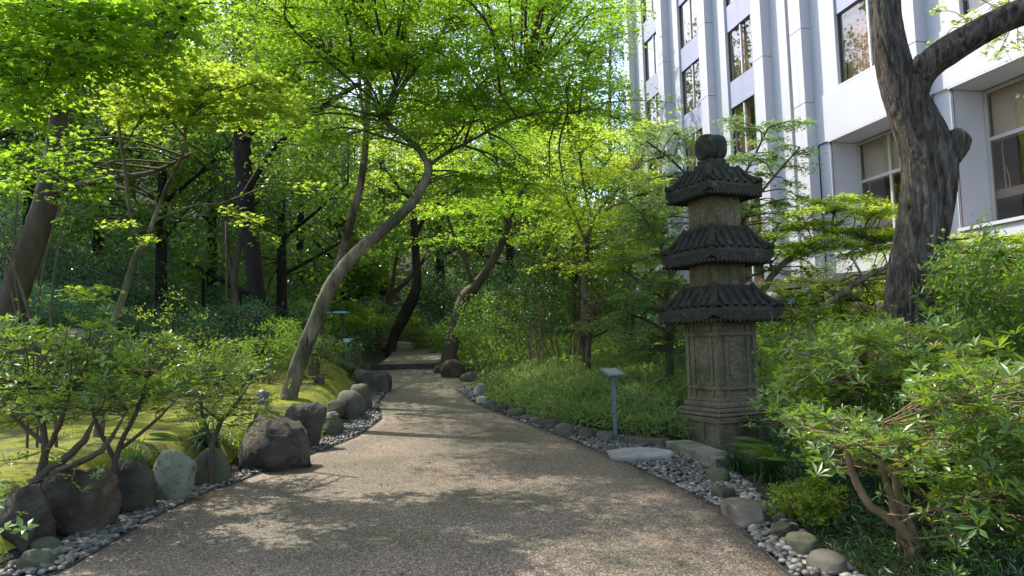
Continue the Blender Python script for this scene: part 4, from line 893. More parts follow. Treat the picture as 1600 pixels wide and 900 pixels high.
tree('maple_tree', 'pale low maple with a slanting bare limb right behind the big trunk', 'maple tree',
     [[(1270, 500, 12.5, 10), (1310, 462, 12.5, 9), (1350, 435, 12.5, 8), (1400, 412, 12.5, 6), (1480, 395, 12.3, 6), (1560, 400, 12.2, 4)], [(1350, 436, 12.5, 5), (1330, 400, 12.6, 3)], [(1420, 408, 12.4, 5), (1450, 380, 12.4, 4), (1520, 372, 12.3, 3)]],
     region(1450, 362, 1640, 470, 11.5, 13.5, 44, .42, .08, 360)+region(1240, 430, 1410, 510, 12.5, 14, 20, .4, .1, 300), 'tri', 'maple2', 'bark_light', .06)
# bluish tree beyond the end of the building
wp = []
c = P(955, 140, 46)
for k in range(60):
    q = norm(rng.normal(size=3))*rng.random()**.35; wp.append((c[0]+q[0]*2.2, 46+q[1]*2.2, c[2]+q[2]*8-1, 1.0, .5, 110))
tree('cedar_tree', 'tall feathery blue-green tree beside the end of the white building', 'tree', [[(955, 420, 46, 9), (953, 250, 46, 7), (953, 120, 46, 5), (955, 0, 46, 3)]], [], 'leaf2', 'needle', 'bark_mid', .22, 'clump', wpads=wp)

# ------------------------------------------------------------------ background forest
def forest(px, Y, hgt, R_c, lm, label, seed, nl=80, npad=60, size=.18, trunkw=.45, lean=0, z0f=.04, tmpl='leaf2', style='clump', bark='bark_dark'):
    c = P(px, 540, Y); x = c[0]; zg = float(H(x, Y)); wp = []
    for k in range(npad):
        q = norm(rng.normal(size=3))*rng.random()**.40
        wp.append((x+lean+q[0]*R_c, Y+q[1]*R_c, zg+hgt*(z0f+(1-z0f)*(.5+.5*q[2])), R_c*.26, R_c*.18, nl))
    st = [[(x, Y, zg-.2), (x+.1*lean, Y, zg+hgt*.3), (x+.6*lean, Y, zg+hgt*.6), (x+lean, Y, zg+hgt*.9)]]
    for k in range(5):
        a = rng.random()*6.28; h0 = hgt*(.25+.12*k); st.append([(x+lean*h0/hgt*.8, Y, zg+h0), (x+lean*h0/hgt+math.cos(a)*R_c*.4, Y+math.sin(a)*R_c*.4, zg+h0+hgt*.08), (x+lean+math.cos(a)*R_c*.75, Y+math.sin(a)*R_c*.75, zg+h0+hgt*.16)])
    root = empty('forest_tree', (x, Y, zg), label, 'tree', 'forest trees on the slope behind the garden'); 
    allp = []
    for i, s in enumerate(st):
        mb = MB(); p = catmull(np.array(s), 4); tube(mb, p, np.linspace(trunkw/2 if i == 0 else trunkw*.2, trunkw*.15 if i == 0 else .03, len(p)), 9 if i == 0 else 5, .08, i); mb.build('trunk' if i == 0 else 'branch', M[bark], root); allp.append(p[len(p)//3:])
    allp = np.vstack(allp); tw = MB(); lf = MB()
    for (a, b, z, rx, rz, n) in wp:
        cc = np.array([a, b, z]); an = allp[np.argmin(np.linalg.norm(allp-cc, axis=1)+np.maximum(0, allp[:, 2]-z)*.5)]; pad_fill(tw, lf, an, cc, rx, rz, n, size, tmpl, style, .02, 5, False)
    tw.build('twigs', M['twig'], root, kind='stuff'); lf.build('crown', M[lm], root, smooth=False); return root
FT = [(-120, 17, 8.5, 3.6, 'dark', 'dark forest tree at the far left edge behind the thick brown trunk', .16),
 (40, 21, 9, 3.6, 'mid', 'green forest tree on the hillside behind the leftmost maple', .17),
 (150, 24, 11, 4.2, 'mid', 'mid green forest tree seen between the brown trunk and the young maple', .18),
 (250, 20, 9, 3.2, 'mid', 'low green forest tree right behind the forked young maple', .15),
 (330, 27, 11.5, 3.8, 'mid', 'leafy green forest tree showing left of the black trunk', .2),
 (440, 23, 10, 3.4, 'mid', 'glossy green forest tree between the black trunk and the leaning maple', .15),
 (470, 34, 11, 3.5, 'mid', 'mid green forest tree high behind the leaning maple', .2),
 (540, 27, 6, 2.0, 'mid', 'green low-crowned forest tree behind the twin-stemmed tree', .16),
 (600, 38, 15.5, 5.4, 'mid', 'mid green forest tree above the far bend of the path', .24),
 (690, 33, 12, 3.8, 'mid', 'green forest tree just right of the black forked tree', .19),
 (740, 42, 17, 5.5, 'mid', 'high light-edged forest tree above the middle of the path', .25),
 (800, 29, 12, 3.8, 'mid', 'green forest tree behind the gnarled one', .17),
 (870, 36, 17, 4.6, 'mid', 'broad forest tree above the flat-topped bush', .22),
 (905, 26, 9.5, 2.8, 'maple', 'yellow-green forest tree left of the white building', .15),
 (985, 24, 7.6, 1.9, 'maple2', 'lower yellowish forest tree touching the end of the white building', .14),
 (380, 40, 20, 5.0, 'mid', 'tall forest tree at the top behind the black trunk', .26),
 (200, 36, 15, 5.0, 'mid', 'rounded green forest tree high on the left hillside', .26),
 (20, 33, 14, 5.0, 'mid', 'spreading green forest tree at the top left of the hillside', .25)]
for i, (px, Y, h_, rc, lm, lab, sz) in enumerate(FT):
    forest(px, Y, h_, rc, lm, lab, i, nl=105, npad=76, size=sz*1.14, trunkw=.22+.008*Y)
# ------------------------------------------------------------------ shrubs
def shrub(px, py, Y, wp_, hp_, lm, tmpl, size, label, npad=26, nl=60, nst=7, name='azalea_bush', cat='bush', stem='stem', style='clump', group=None, r0=.006, z0f=.25, thick=.012, depth=1.0, flat=.0):
    q = P(px, py, Y); x = q[0]; zg = float(H(x, Y)); top = q[2]+hp_*Y/F-zg; R_c = wp_/2*Y/F
    root = empty(name, (x, Y, zg), label, cat, group); base = np.array([x, Y, zg-.03]); allp = []
    for k in range(nst):
        a = rng.random()*6.28; rr = R_c*(.35+.4*rng.random()); e = np.array([x+math.cos(a)*rr, Y+math.sin(a)*rr*depth, zg+top*(.55+.3*rng.random())]); s = base+np.array([math.cos(a)*.05, math.sin(a)*.05, 0])
        m1 = s*.6+e*.4+np.array([math.cos(a)*rr*.25+rng.normal()*.04, math.sin(a)*rr*.2, -.06*top])
        p = catmull([s, m1, e], 5); mb = MB(); tube(mb, p+rng.normal(size=p.shape)*.004, np.linspace(thick*(.7+.6*rng.random()), thick*.4, len(p)), 6, .08, k); mb.build('stem', M[stem], root); allp.append(p[3:])
    allp = np.vstack(allp); tw = MB(); lf = MB()
    for k in range(npad):
        d = norm(rng.normal(size=3)); d = d*(rng.random()**.33); c = np.array([x+d[0]*R_c, Y+d[1]*R_c*depth, zg+top*(z0f+(1-z0f)*(.5+.5*d[2]))-.08*flat])
        an = allp[np.argmin(np.linalg.norm(allp-c, axis=1))]
        pad_fill(tw, lf, an, c, R_c*.28+.05, top*.10+.03, nl, size, tmpl, style, r0, 6, Y < 13)
    tw.build('twigs', M[stem], root, kind='stuff'); lf.build('leaves', M[lm], root, smooth=False, kind='stuff')
    return root
SH = [ # px, base py, Y, w, h, mat, template, size, label, pads, leaves, kwargs
 # left bank hedge
 (20, 640, 11, 170, 110, 'mid', 'leaf2', .05, 'leafy green bush at the left edge in front of the brown trunk', 30, 110, {}),
 (200, 640, 12.5, 190, 105, 'mid', 'leaf2', .05, 'wide mid green bush behind the lawn below the young maple', 34, 110, {}),
 (320, 630, 12.5, 150, 110, 'azalea', 'leaf2', .05, 'green bush in front of the low bamboo fence', 30, 100, {}),
 (270, 560, 13.5, 150, 120, 'lime', 'leaf2', .055, 'loose bush with yellowish leaves beside the young maple stem', 16, 40, {'nst': 9}),
 (420, 590, 14, 130, 90, 'mid', 'lance', .08, 'narrow-leaved bush beside the black trunk', 26, 90, {}),
 (90, 560, 15, 200, 110, 'blue', 'leaf2', .07, 'blue-green bush on the slope behind the large grey rock', 30, 90, {}),
 (355, 545, 17, 150, 80, 'blue', 'leaf2', .07, 'cool green bush on the slope left of the black trunk', 26, 90, {}),
 (490, 590, 15, 90, 70, 'mid', 'leaf2', .05, 'small-leaved bush at the foot of the leaning maple', 22, 80, {}),
 (470, 555, 18, 110, 90, 'mid', 'leaf2', .07, 'bush between the leaning maple and the low display stand', 22, 80, {}),
 (545, 580, 18, 90, 70, 'blue', 'leaf2', .05, 'thin twiggy bush behind the broad dark boulder', 14, 40, {}),
 (562, 543, 24, 110, 70, 'lime', 'leaf2', .08, 'bright sunlit yellow-green azalea mound left of the far bend', 40, 110, {}),
 (520, 535, 24, 90, 55, 'azalea', 'leaf2', .08, 'green azalea mound behind the blue sign', 24, 90, {}),
 (665, 540, 26, 80, 45, 'lime', 'leaf2', .08, 'rounded yellowish azalea right of the black forked tree', 24, 90, {}),
 (610, 525, 30, 120, 50, 'blue', 'leaf2', .12, 'shaded green bush behind the black forked tree', 24, 70, {}),
 # middle bed right of the path
 (715, 575, 21, 90, 80, 'mid', 'leaf2', .07, 'leafy bush beyond the tawny boulder', 28, 80, {}),
 (705, 540, 25, 100, 110, 'dark', 'leaf2', .09, 'dark bush in front of the gnarled tree', 28, 80, {}),
 (760, 590, 17.5, 120, 130, 'mid', 'leaf2', .06, 'dense green bush with light tips right of the path bend', 32, 100, {}),
 (775, 520, 21, 120, 120, 'dark', 'leaf2', .08, 'dark glossy bush below the gnarled trunk', 32, 90, {}),
 (830, 590, 16, 110, 165, 'dark', 'leaf2', .06, 'tall dark glossy bush with dark stems left of the flat-topped one', 36, 90, {'thick': .03, 'z0f': .35}),
 (885, 590, 17, 150, 235, 'dark', 'leaf2', .065, 'tallest dark bush in the middle with a rounded top', 46, 100, {'thick': .035, 'z0f': .3}),
 (960, 590, 17.5, 130, 190, 'dark', 'leaf2', .065, 'dark bush behind the drooping maple left of the pagoda', 36, 90, {'z0f': .3}),
 (800, 560, 19, 110, 100, 'azalea', 'leaf2', .06, 'medium green bush behind the tall dark glossy one', 24, 80, {}),
 (1050, 590, 15.5, 140, 70, 'dark', 'leaf2', .06, 'low dark bush behind the fern left of the pagoda', 26, 80, {}),
 (1170, 610, 14, 120, 120, 'mid', 'leaf2', .06, 'green bush behind the pagoda shaft', 26, 80, {}),
 (1250, 560, 14, 120, 90, 'azalea', 'leaf2', .06, 'green bush in front of the sunlit maple mound', 24, 80, {}),
 # right foreground
 (1262, 690, 8.0, 140, 185, 'azalea', 'leaf2', .042, 'small-leaved azalea crowding the right side of the pagoda', 40, 150, {'depth': .8}),
 (1335, 690, 7.6, 190, 195, 'azalea', 'oval', .055, 'broad azalea in front of the slanting pale limb', 46, 120, {'depth': .7}),
 (1245, 520, 11, 100, 100, 'lime', 'oval', .15, 'bush with large soft light green leaves right of the lowest pagoda roof', 16, 34, {'name': 'hydrangea_bush', 'style': 'layer'}),
 (1570, 660, 7.0, 210, 285, 'mid', 'oval', .075, 'tall glossy bush at the right edge beyond the big trunk', 64, 100, {'name': 'camellia_bush'}),
 (1520, 560, 9.0, 130, 90, 'mid', 'oval', .07, 'mid green bush just behind the roots of the big trunk', 22, 60, {}),
 (1262, 822, 5.9, 120, 80, 'lime', 'leaf2', .038, 'low bright green azalea above the long pale slab stone', 34, 130, {'flat': 1}),
 (1390, 760, 6.3, 260, 190, 'azalea', 'oval', .055, 'dense shaded azalea behind the foreground stems', 46, 110, {}),
 (1480, 800, 5.5, 230, 150, 'mid', 'oval', .05, 'low leafy undergrowth bush behind the right foreground azalea', 34, 100, {}),
]
for (px, py, Y, w_, h_, lm, tp, sz, lab, npad, nl, kw) in SH:
    shrub(px, py, Y, w_, h_, lm, tp, sz, lab, npad, nl, **kw)

# whorled azaleas with readable stems in the foreground
def azalea(name, label, stems, tips, size, lm='azalea', tmpl='rosette', stem='stem', per=9, spread=.16, twr=.004):
    root = None; allp = []
    for i, s in enumerate(stems):
        pts = catmull(np.array([P(a, b, Y) for a, b, Y, _ in s]), 6); rad = np.interp(np.linspace(0, len(s)-1, len(pts)), range(len(s)), [q[3]/2*q[2]/F for q in s])
        if root is None: root = empty(name, tuple(pts[0]), label, 'bush')
        if i == 0 or s[0][3] > 7: pts = np.vstack([[pts[0][0], pts[0][1], float(H(pts[0][0], pts[0][1]))-.05], pts]) if pts[0][2] > float(H(pts[0][0], pts[0][1])) else pts; rad = np.concatenate([[rad[0]*1.1], rad]) if len(rad) < len(pts) else rad
        rad = rad.copy(); rad[-6:] *= np.linspace(1, .3, 6); mb = MB(); tube(mb, pts+rng.normal(size=pts.shape)*rad[:, None]*.12, rad, 9, .1, i); mb.build('stem', M[stem], root); allp.append(pts[2:])
    allp = np.vstack(allp); tw = MB(); lf = MB()
    for (px, py, Y) in tips:
        c = P(px, py, Y); an = allp[np.argmin(np.linalg.norm(allp-c, axis=1)+np.maximum(0, allp[:, 2]-c[2])*.7)]; dd = c-an; p = catmull([an, an+dd*.5+np.array([rng.normal()*.03, rng.normal()*.03, -.02]), c], 4); tube(tw, p, np.linspace(twr*1.6, twr, len(p)), 5, cap=False)
        n = per; off = rng.normal(size=(n, 3))*np.array([spread, spread, spread*.42]); C = c+off; tone = rng.normal()*.1
        for q in C[:]:
            s0 = p[-1-rng.integers(0, 3)]; pp = catmull([s0, (s0+q)/2+np.array([0, 0, -.02]), q], 2); tube(tw, pp, [twr*.7]*len(pp), 3, cap=False)
        leaves(lf, C, rng.normal(size=(n, 3))*.45+np.array([0, -.1, 1]), size*(.55+.75*rng.random(n)), ['rosette', 'rosette4', 'rosette5', 'rosette7'][rng.integers(0, 4)], np.clip(.5+tone+.22*rng.normal(size=n), 0, 1))
    tw.build('twigs', M[stem], root, kind='stuff'); lf.build('leaves', M[lm], root, smooth=False, kind='stuff'); return root
def tipgrid(x0, y0, x1, y1, Y0, Y1, n, fn=None):
    o = []
    while len(o) < n:
        a, b = x0+(x1-x0)*rng.random(), y0+(y1-y0)*rng.random()
        if fn and not fn(a, b): continue
        o.append((a, b, Y0+(Y1-Y0)*rng.random()))
    return o
azalea('azalea_bush', 'tall foreground azalea with tan curving stems and whorled leaves at the lower right',
       [[(1432, 880, 4.6, 16), (1425, 845, 4.6, 17), (1395, 815, 4.6, 15), (1360, 790, 4.6, 13), (1338, 755, 4.6, 11), (1325, 715, 4.6, 9), (1318, 660, 4.6, 5)],
        [(1420, 860, 4.7, 13), (1398, 800, 4.7, 12), (1382, 745, 4.7, 11), (1375, 705, 4.7, 9), (1372, 665, 4.7, 6)], [(1376, 715, 4.7, 7), (1352, 700, 4.65, 6), (1330, 690, 4.6, 4)],
        [(1440, 860, 4.7, 12), (1410, 790, 4.8, 11), (1398, 745, 4.8, 9), (1412, 720, 4.8, 8), (1450, 690, 4.8, 6), (1480, 650, 4.8, 4)], [(1400, 750, 4.8, 8), (1404, 700, 4.8, 6), (1396, 660, 4.8, 4)],
        [(1500, 880, 4.7, 13), (1508, 800, 4.7, 11), (1530, 740, 4.7, 9), (1540, 680, 4.7, 7), (1535, 620, 4.7, 4)], [(1530, 735, 4.7, 6), (1560, 690, 4.7, 4), (1590, 660, 4.7, 3)]],
       tipgrid(1290, 570, 1640, 735, 4.1, 5.3, 80, lambda a, b: b > 720-.7*(a-1270) and not (1350 < a < 1440 and b > 690))+tipgrid(1440, 700, 1640, 900, 4.1, 5.0, 46)+tipgrid(1240, 640, 1330, 720, 4.8, 5.6, 14), .085, per=8, spread=.11)
azalea('azalea_bush', 'azalea with large light leaves in front of the big trunk base',
       [[(1440, 800, 6.2, 9), (1430, 700, 6.2, 8), (1420, 620, 6.2, 6), (1425, 560, 6.2, 4)], [(1435, 720, 6.2, 6), (1470, 640, 6.2, 5), (1500, 580, 6.2, 4)], [(1430, 700, 6.2, 6), (1380, 630, 6.2, 5), (1350, 570, 6.2, 4)], [(1470, 800, 6.4, 8), (1530, 680, 6.4, 6), (1570, 600, 6.4, 4)]],
       tipgrid(1300, 495, 1560, 600, 5.8, 6.8, 70, lambda a, b: b > 505+abs(a-1430)*.12)+tipgrid(1215, 540, 1330, 660, 6.0, 7.2, 34), .10, per=8, spread=.14)
azalea('azalea_bush', 'leafy azalea with dark crooked stems in the lower left corner',
       [[(40, 790, 6.2, 16), (55, 755, 6.2, 16), (95, 720, 6.2, 13), (130, 690, 6.2, 10), (150, 650, 6.2, 7)], [(60, 755, 6.2, 12), (70, 700, 6.2, 10), (62, 650, 6.2, 8), (40, 600, 6.2, 5)], [(70, 710, 6.2, 9), (95, 660, 6.1, 7), (110, 610, 6.1, 5)],
        [(75, 740, 6.2, 10), (140, 715, 6.1, 9), (170, 690, 6.1, 8), (200, 640, 6.1, 5)], [(66, 690, 6.2, 7), (20, 650, 6.2, 5), (-10, 600, 6.2, 4)]],
       tipgrid(-30, 505, 190, 662, 5.6, 6.8, 78, lambda a, b: b < 668-.2*abs(a-60))+[(105, 765, 5.9), (-10, 780, 5.2), (-5, 830, 5.0), (0, 720, 5.6)], .082, 'azalea', stem='bark_mid', per=7, spread=.13)
azalea('azalea_bush', 'sparser azalea with thin upright canes beside the lower left one',
       [[(175, 735, 6.8, 10), (190, 690, 6.8, 8), (215, 640, 6.8, 6), (230, 590, 6.8, 4)], [(180, 720, 6.8, 8), (150, 660, 6.8, 6), (140, 600, 6.8, 4)], [(190, 700, 6.8, 6), (240, 660, 6.8, 5), (280, 620, 6.8, 3)]],
       tipgrid(110, 520, 300, 645, 6.4, 7.4, 50), .075, 'azalea', stem='bark_mid', per=7, spread=.13)
azalea('azalea_bush', 'airy azalea rising behind the larger grass tuft',
       [[(330, 700, 8.0, 9), (345, 660, 8.0, 7), (370, 630, 8.0, 6), (390, 600, 8, 4)], [(330, 690, 8.0, 7), (315, 640, 8.0, 5), (320, 590, 8.0, 3)], [(345, 660, 8, 5), (300, 620, 8, 4)]],
       tipgrid(285, 570, 425, 665, 7.6, 8.6, 38), .07, 'azalea', stem='bark_mid', per=8, spread=.13)
# tall bare canes on the left
root = empty('cane_shrub', tuple(P(90, 700, 8.2)), 'clump of tall thin bare canes rising in front of the brown trunk', 'bush')
for k, s in enumerate([[(88, 700, 8.2, 5), (84, 600, 8.2, 5), (80, 480, 8.2, 4), (92, 380, 8.2, 3), (110, 300, 8.2, 2)], [(82, 610, 8.2, 6), (60, 540, 8.2, 5), (30, 440, 8.2, 5), (0, 360, 8.2, 4), (-10, 330, 8.2, 3)], [(75, 590, 8.2, 4), (35, 500, 8.2, 4), (22, 400, 8.2, 3), (28, 300, 8.2, 2)], [(60, 620, 8.3, 4), (58, 500, 8.3, 3), (72, 400, 8.3, 2.5), (95, 320, 8.3, 2)], [(44, 640, 8.3, 4), (38, 560, 8.3, 3), (10, 420, 8.3, 3), (-5, 380, 8.3, 2)]]):
    mb = MB(); p = catmull(np.array([P(a, b, Y) for a, b, Y, _ in s]), 5)
    if k in (0, 3, 4): p = np.vstack([[p[0][0], p[0][1], float(H(p[0][0], p[0][1]))-.05], p])
    tube(mb, p, np.linspace(s[0][3], s[-1][3], len(p))/2*8.2/F, 6); mb.build('stem', M['twig'], root)
tw = MB(); lf = MB()
for (a, b) in [(110, 300), (28, 300), (95, 320), (100, 345), (0, 380), (60, 470)]: c = P(a, b, 8.2); pad_fill(tw, lf, c-np.array([0, 0, .1]), c, .18, .08, 22, .05, 'leaf2', 'clump', .003)
tw.build('twigs', M['twig'], root, kind='stuff'); lf.build('leaves', M['mid'], root, smooth=False, kind='stuff')
# thin rope post beside the black trunk
mb = MB(); tube(mb, [P(354, 470, 15), P(354, 400, 15), P(353, 345, 15)], .02, 6); tag(mb.build('stake', M['wood'], None, origin=tuple(P(354, 470, 15))), 'thin upright wooden stake left of the black trunk', 'stake')
# reddish bare-twigged little tree with a flat tier, beside the tall dark bush
tw_root = tree('small_tree', 'small pruned tree with one flat leafy tier and reddish bare twigs on top', 'tree',
     [[(920, 592, 14.5, 9), (919, 560, 14.5, 9), (921, 530, 14.5, 8), (925, 505, 14.5, 6), (930, 480, 14.5, 4)], [(921, 530, 14.5, 5), (900, 520, 14.5, 4), (870, 512, 14.5, 3)], [(922, 528, 14.5, 5), (950, 515, 14.5, 4), (975, 505, 14.5, 3)]],
     [(885, 512, 14.3, .28, .06, 70), (920, 516, 14.2, .25, .06, 60), (955, 510, 14.4, .28, .06, 70), (905, 505, 14.4, .25, .05, 50)], 'leaf2', 'lime', 'bark_mid', .05, 'clump')
mb = MB(); b0 = P(928, 492, 14.5)
for k in range(60):
    a = rng.random()*6.28; e = b0+np.array([math.cos(a)*.42*rng.random(), math.sin(a)*.4*rng.random(), .12+.34*rng.random()]); tube(mb, catmull([b0+np.array([rng.normal()*.03, 0, 0]), (b0+e)/2+rng.normal(size=3)*.04, e], 3), np.linspace(.007, .002, 7), 3, cap=False)
mb.build('twigs', M['stem'], tw_root, kind='stuff')
mb = MB(); leaves(mb, b0+np.array([0, 0, .42])+rng.normal(size=(36, 3))*np.array([.22, .2, .05]), rng.normal(size=(36, 3))+np.array([0, 0, 1]), .05, 'leaf2'); mb.build('leaves', M['redleaf'], tw_root, smooth=False, kind='stuff')
# blue flower heads on the light green bush
for i, (a, b) in enumerate([(1236, 470), (1258, 452)]):
    c = P(a, b, 10.6); v, f = ICO[3]; mb = MB(); leaves(mb, c+v[::3]*.05, v[::3], .02, 'leaf2'); tag(mb.build('hydrangea_flower', M['flower'], None, smooth=False, origin=tuple(c)), ['pale blue flower head low on the large-leaved light green bush', 'smaller blue flower head higher on the large-leaved light green bush'][i], 'flower')

# ------------------------------------------------------------------ grasses, ferns, ground cover
def tuft(px, py, n, L, m, label, name='grass_tuft', cat='grass tuft', w_=.006, Y=None, up=1.0, z=None):
    g = G(px, py) if Y is None else P(px, py, Y); c0_ = np.array([g[0], g[1], float(H(g[0], g[1])) if z is None else z]); mb = MB(); t = np.linspace(0, 1, 7)
    for k in range(n):
        a = rng.random()*6.28; l = L*(.6+.6*rng.random()); sp = (.35+.75*rng.random()); d = np.array([math.cos(a), math.sin(a), 0]); side = np.array([-d[1], d[0], 0])
        s0 = c0_+np.array([rng.normal()*.05, rng.normal()*.05, 0]); zz = l*up*(1.15*t*(1-.28*sp)-sp*.95*t**2.1); p = s0+d*(l*sp*.85*t)[:, None]+np.array([0, 0, 1.])*zz[:, None]
        ww = (w_*(1-t**2.5)+.0006)[:, None]; V = np.vstack([p-side*ww, p+side*ww]); i = np.arange(6); mb.add(V, np.stack([i, i+1, i+8, i+7], 1), 0, np.full(14, np.clip(.5+.2*rng.normal(), 0, 1)))
    return tag(mb.build(name, M[m], None, origin=tuple(c0_)), label, cat)
tuft(322, 708, 300, .62, 'dgrass', 'large arching grass tuft drooping over the mossy boulder beside the big dark block', up=1.15)
tuft(203, 742, 220, .50, 'grass', 'smaller arching grass tuft above the upright dark boulder', up=1.1)
tuft(1150, 742, 260, .42, 'dgrass', 'dark fine-leaved grass clump beside the granite slab and leaning boulder', up=1.2)
tuft(1205, 752, 160, .40, 'dgrass', 'second dark grass clump between the pagoda base and the low bright azalea', up=1.2)
tuft(578, 530, 60, .4, 'grass', 'small pale grass clump at the edge of the upper path', up=1.1)
def frond(mb, root, d, L, up, n=22, w_=.10):
    t = np.linspace(.08, 1, n); sp = root+d*(L*t)[:, None]+np.array([0, 0, 1.])*(up*t*(1-.55*t**1.4)*L)[:, None]; side = np.cross(d, [0, 0, 1.])
    tube(mb, np.vstack([root, sp]), .0035, 3, cap=False)
    tang = norm(np.gradient(sp, axis=0)); 
    for s in (-1, 1):
        dirs = norm(side*s+tang*.45); l = L*w_*3.2*np.sin(np.clip(t*1.05, 0, 1)*math.pi*.96+.12)**.8+.01
        nn = norm(np.cross(dirs, tang)*s); nn *= np.sign(nn[:, 2:3]+1e-6)
        leaves(mb, sp, nn, l, 'lance', np.clip(.6+.15*rng.normal(size=n), 0, 1), T0=dirs)
def fern(px, py, Y, fr, label, m='lime'):
    c = P(px, py, Y); mb = MB()
    for (az, L, up) in fr: frond(mb, c, np.array([math.cos(az), math.sin(az), 0]), L, up)
    tag(mb.build('fern', M[m], None, smooth=False, origin=tuple(c)), label, 'fern')
fern(1052, 614, 11.6, [(.15, .50, .75), (2.9, .35, .6), (1.6, .3, .8), (-1.2, .3, .4)], 'bright yellow-green fern frond reaching toward the pagoda shaft')
fern(1010, 606, 12.2, [(1.2, .38, 1.4), (2.6, .35, .9), (.3, .34, 1.0), (-1.6, .3, .6)], 'upright light fern between the bamboo grass and the small dark-stemmed maple')
fern(1215, 700, 8.2, [(3.3, .62, .25), (2.9, .5, .5), (3.9, .55, .3), (0, .4, .5)], 'long shaded fern fronds crossing the right corner of the pagoda base', 'azalea')
fern(1240, 720, 7.6, [(3.1, .6, .4), (3.6, .5, .3), (2.5, .5, .6)], 'lower fern reaching left over the dark grass clump', 'azalea')
fern(285, 690, 8.2, [(2.9, .45, .45), (.3, .4, .5), (3.6, .4, .3)], 'pale fern between the two grass tufts on the left border', 'grass')

def field(name, n, pos, size, tmpl, m, hgt, upn=.5, lab=None):
    xy = pos(n); n = len(xy); z = H(xy[:, 0], xy[:, 1])+hgt(xy)*rng.random(n)**.6; C = np.stack([xy[:, 0], xy[:, 1], z], 1)
    T0 = rng.normal(size=(n, 3)); T0[:, 2] = .2+.9*np.abs(rng.normal(size=n)); nn = rng.normal(size=(n, 3))*.8+np.array([0, 0, upn])
    cl = .16*np.sin(xy[:, 0]*3.1+1.7*np.sin(xy[:, 1]*2.3))+.12*np.sin(xy[:, 1]*5.7+xy[:, 0]*2)
    mb = MB(); leaves(mb, C, nn, size*(.6+.7*rng.random(n)), tmpl, np.clip(.45+cl+.2*rng.normal(size=n), 0, 1), T0=T0)
    st = rng.choice(n, n//14, replace=False)
    for i in st:
        b = np.array([xy[i, 0], xy[i, 1], float(H(xy[i, 0], xy[i, 1]))-.02]); tube(mb, [b, (b+C[i])/2+rng.normal(size=3)*.01, C[i]], .003, 3, cap=False)
    o = mb.build(name, M[m], None, smooth=False, kind='stuff'); 
    return tag(o, lab, None)
def rect_sampler(x0, x1, y0, y1, keep):
    def f(n):
        o = []; c = 0
        while c < n:
            x = rng.uniform(x0, x1, n); y = rng.uniform(y0, y1, n); k = keep(x, y); o.append(np.stack([x[k], y[k]], 1)); c += int(k.sum())
        return np.concatenate(o)[:n]
    return f
field_done = 0
# bamboo grass bed right of the path
def bedk(x, y):
    d = x-XR(y); near = np.interp(y, [9.9, 10.6, 11.3, 12.5, 15], [1.15, .75, .42, .40, .38]); return (y > 10.15) & (y < 16.5) & (d > near) & (x < 3.6+.25*(y-10)) & ~((np.abs(x-PC[0]) < .62) & (np.abs(y-PC[1]) < .7))
field('bamboo_grass', 26000, rect_sampler(-1, 5.5, 10.1, 16.5, bedk), .14, 'lance', 'bamboo', lambda q: .36*ss(q[:, 0]-XR(q[:, 1]), .25, .8)*(1+.25*np.sin(q[:, 0]*4)*np.sin(q[:, 1]*3.3))*np.interp(q[:, 1], [10, 11], [.75, 1.]), lab='low bright bamboo grass covering the bed before the pagoda')
field('bed_undergrowth', 9000, rect_sampler(-3, 8, 15.5, 27, lambda x, y: (x-XRf(y) > .45) & (x < 9)), .13, 'leaf2', 'mid', lambda q: .45+0*q[:, 0], lab='green undergrowth on the bed farther along the path')
field('hillside_undergrowth', 34000, rect_sampler(-26, -4.5, 14, 33, lambda x, y: ((XL(np.minimum(y, 18))-x) > np.interp(y, [14, 17, 20], [6.5, 3.2, 2.0])) & (x > -.75*y-1.5)), .17, 'lance', 'blue', lambda q: .55+.2*np.sin(q[:, 0]*1.7)*np.sin(q[:, 1]*1.3), lab='blue-green leafy undergrowth on the shaded hillside')
field('far_undergrowth', 19000, rect_sampler(-16, 9, 27, 42, lambda x, y: (x < XLf(np.minimum(y, 33))-.4) | (x > XRf(np.minimum(y, 33))+.5)), .22, 'leaf2', 'blue', lambda q: .8+0*q[:, 0], lab='green undergrowth beyond the far bend of the path')
field('hill_woods', 12000, rect_sampler(-45, 26, 41, 78, lambda x, y: x < .42*y-4), .8, 'leaf2', 'mid', lambda q: 4.5+2*np.sin(q[:, 0]*.6)*np.sin(q[:, 1]*.4), lab='dense dark woods covering the hill far behind the garden')
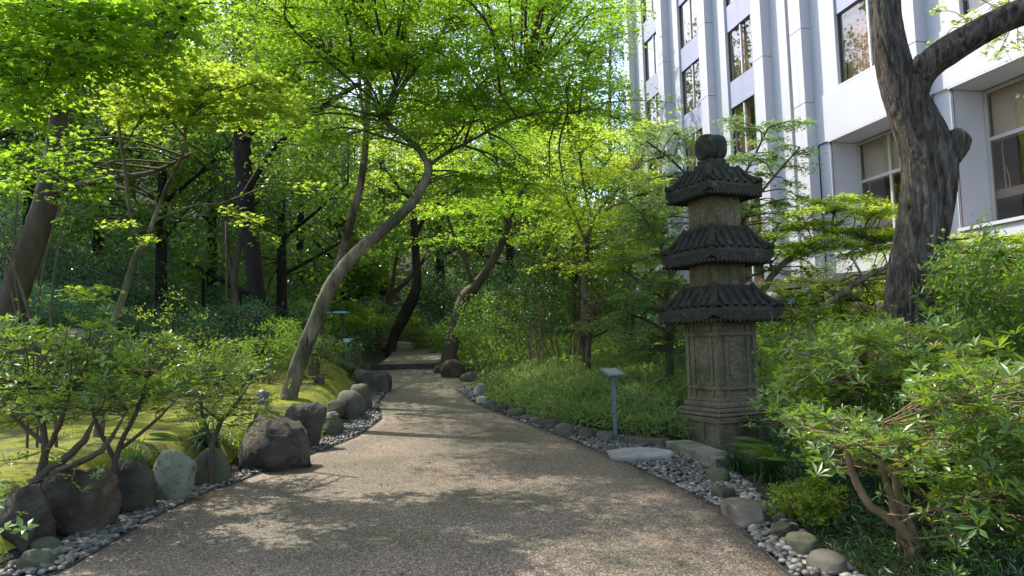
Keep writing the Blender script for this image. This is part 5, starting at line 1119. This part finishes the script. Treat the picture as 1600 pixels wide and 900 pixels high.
field('lawn_edge_undergrowth', 9000, rect_sampler(-11, -3.2, 11.5, 19, lambda x, y: ((XL(y)-x) > np.interp(y, [11.5, 13, 15, 19], [4.5, 3.5, 2.6, 1.3])) & (x > -.72*y)), .09, 'leaf2', 'mid', lambda q: .22+0*q[:, 0], lab='low leafy undergrowth behind the moss lawn')
field('border_plants', 5500, rect_sampler(-6, -2, 5.2, 12.5, lambda x, y: (XL(y)-x > .50) & (XL(y)-x < .95) & (np.sin(y*4.1)+np.sin(y*1.7+2) > -.5)), .055, 'leaf2', 'azalea', lambda q: .13+0*q[:, 0], lab='small weeds and ground leaves growing behind the left border boulders')
field('lawn_weeds', 2600, rect_sampler(-9, -2.5, 5.2, 16, lambda x, y: (XL(y)-x > .8) & (np.sin(x*3.1+np.sin(y*2))+np.sin(y*2.7+x) > .4)), .035, 'leaf2', 'azalea', lambda q: .05+.05*(q[:, 0] > 99), lab='tiny weeds scattered over the moss lawn')
field('right_undergrowth', 27000, rect_sampler(1.8, 7.5, 3.4, 10, lambda x, y: (x-XR(y) > np.interp(y, [3.5, 5.5, 7, 8.6, 10], [.42, .50, .9, 1.7, 2.4])) & (x < .78*y+.6)), .075, 'lance', 'dgrass', lambda q: .34*(.12+.88*ss(q[:, 0]-XR(q[:, 1]), .5, 1.2)), lab='dark fine undergrowth beneath the right foreground azaleas')
field('terrace_undergrowth', 9000, rect_sampler(3.5, 13, 10.5, 22, lambda x, y: x > 3.2+.15*(y-10)), .13, 'leaf2', 'mid', lambda q: .5+0*q[:, 0], lab='green undergrowth on the terrace slope under the maples')
# fallen leaves on the moss and the path
n = 620; xy = rect_sampler(-8, 2, 4.5, 17, lambda x, y: (rng.random(len(x)) < .25) | (XL(y)-x > .7))(n)
xy = xy[(XL(xy[:, 1])-xy[:, 0] > .7) | (xy[:, 0] > XL(xy[:, 1])+.05)]; xy = xy[xy[:, 0] < XR(xy[:, 1])-.05]
zf = np.where(xy[:, 0] > XL(xy[:, 1]), ramp(xy[:, 1])+.034, H(xy[:, 0], xy[:, 1])+.05)
mb = MB(); leaves(mb, np.stack([xy[:, 0], xy[:, 1], zf], 1), rng.normal(size=(len(xy), 3))*.2+np.array([0, 0, 1]), .045, 'maple'); mb.build('fallen_leaves', M['redleaf'], None, smooth=False, kind='stuff')
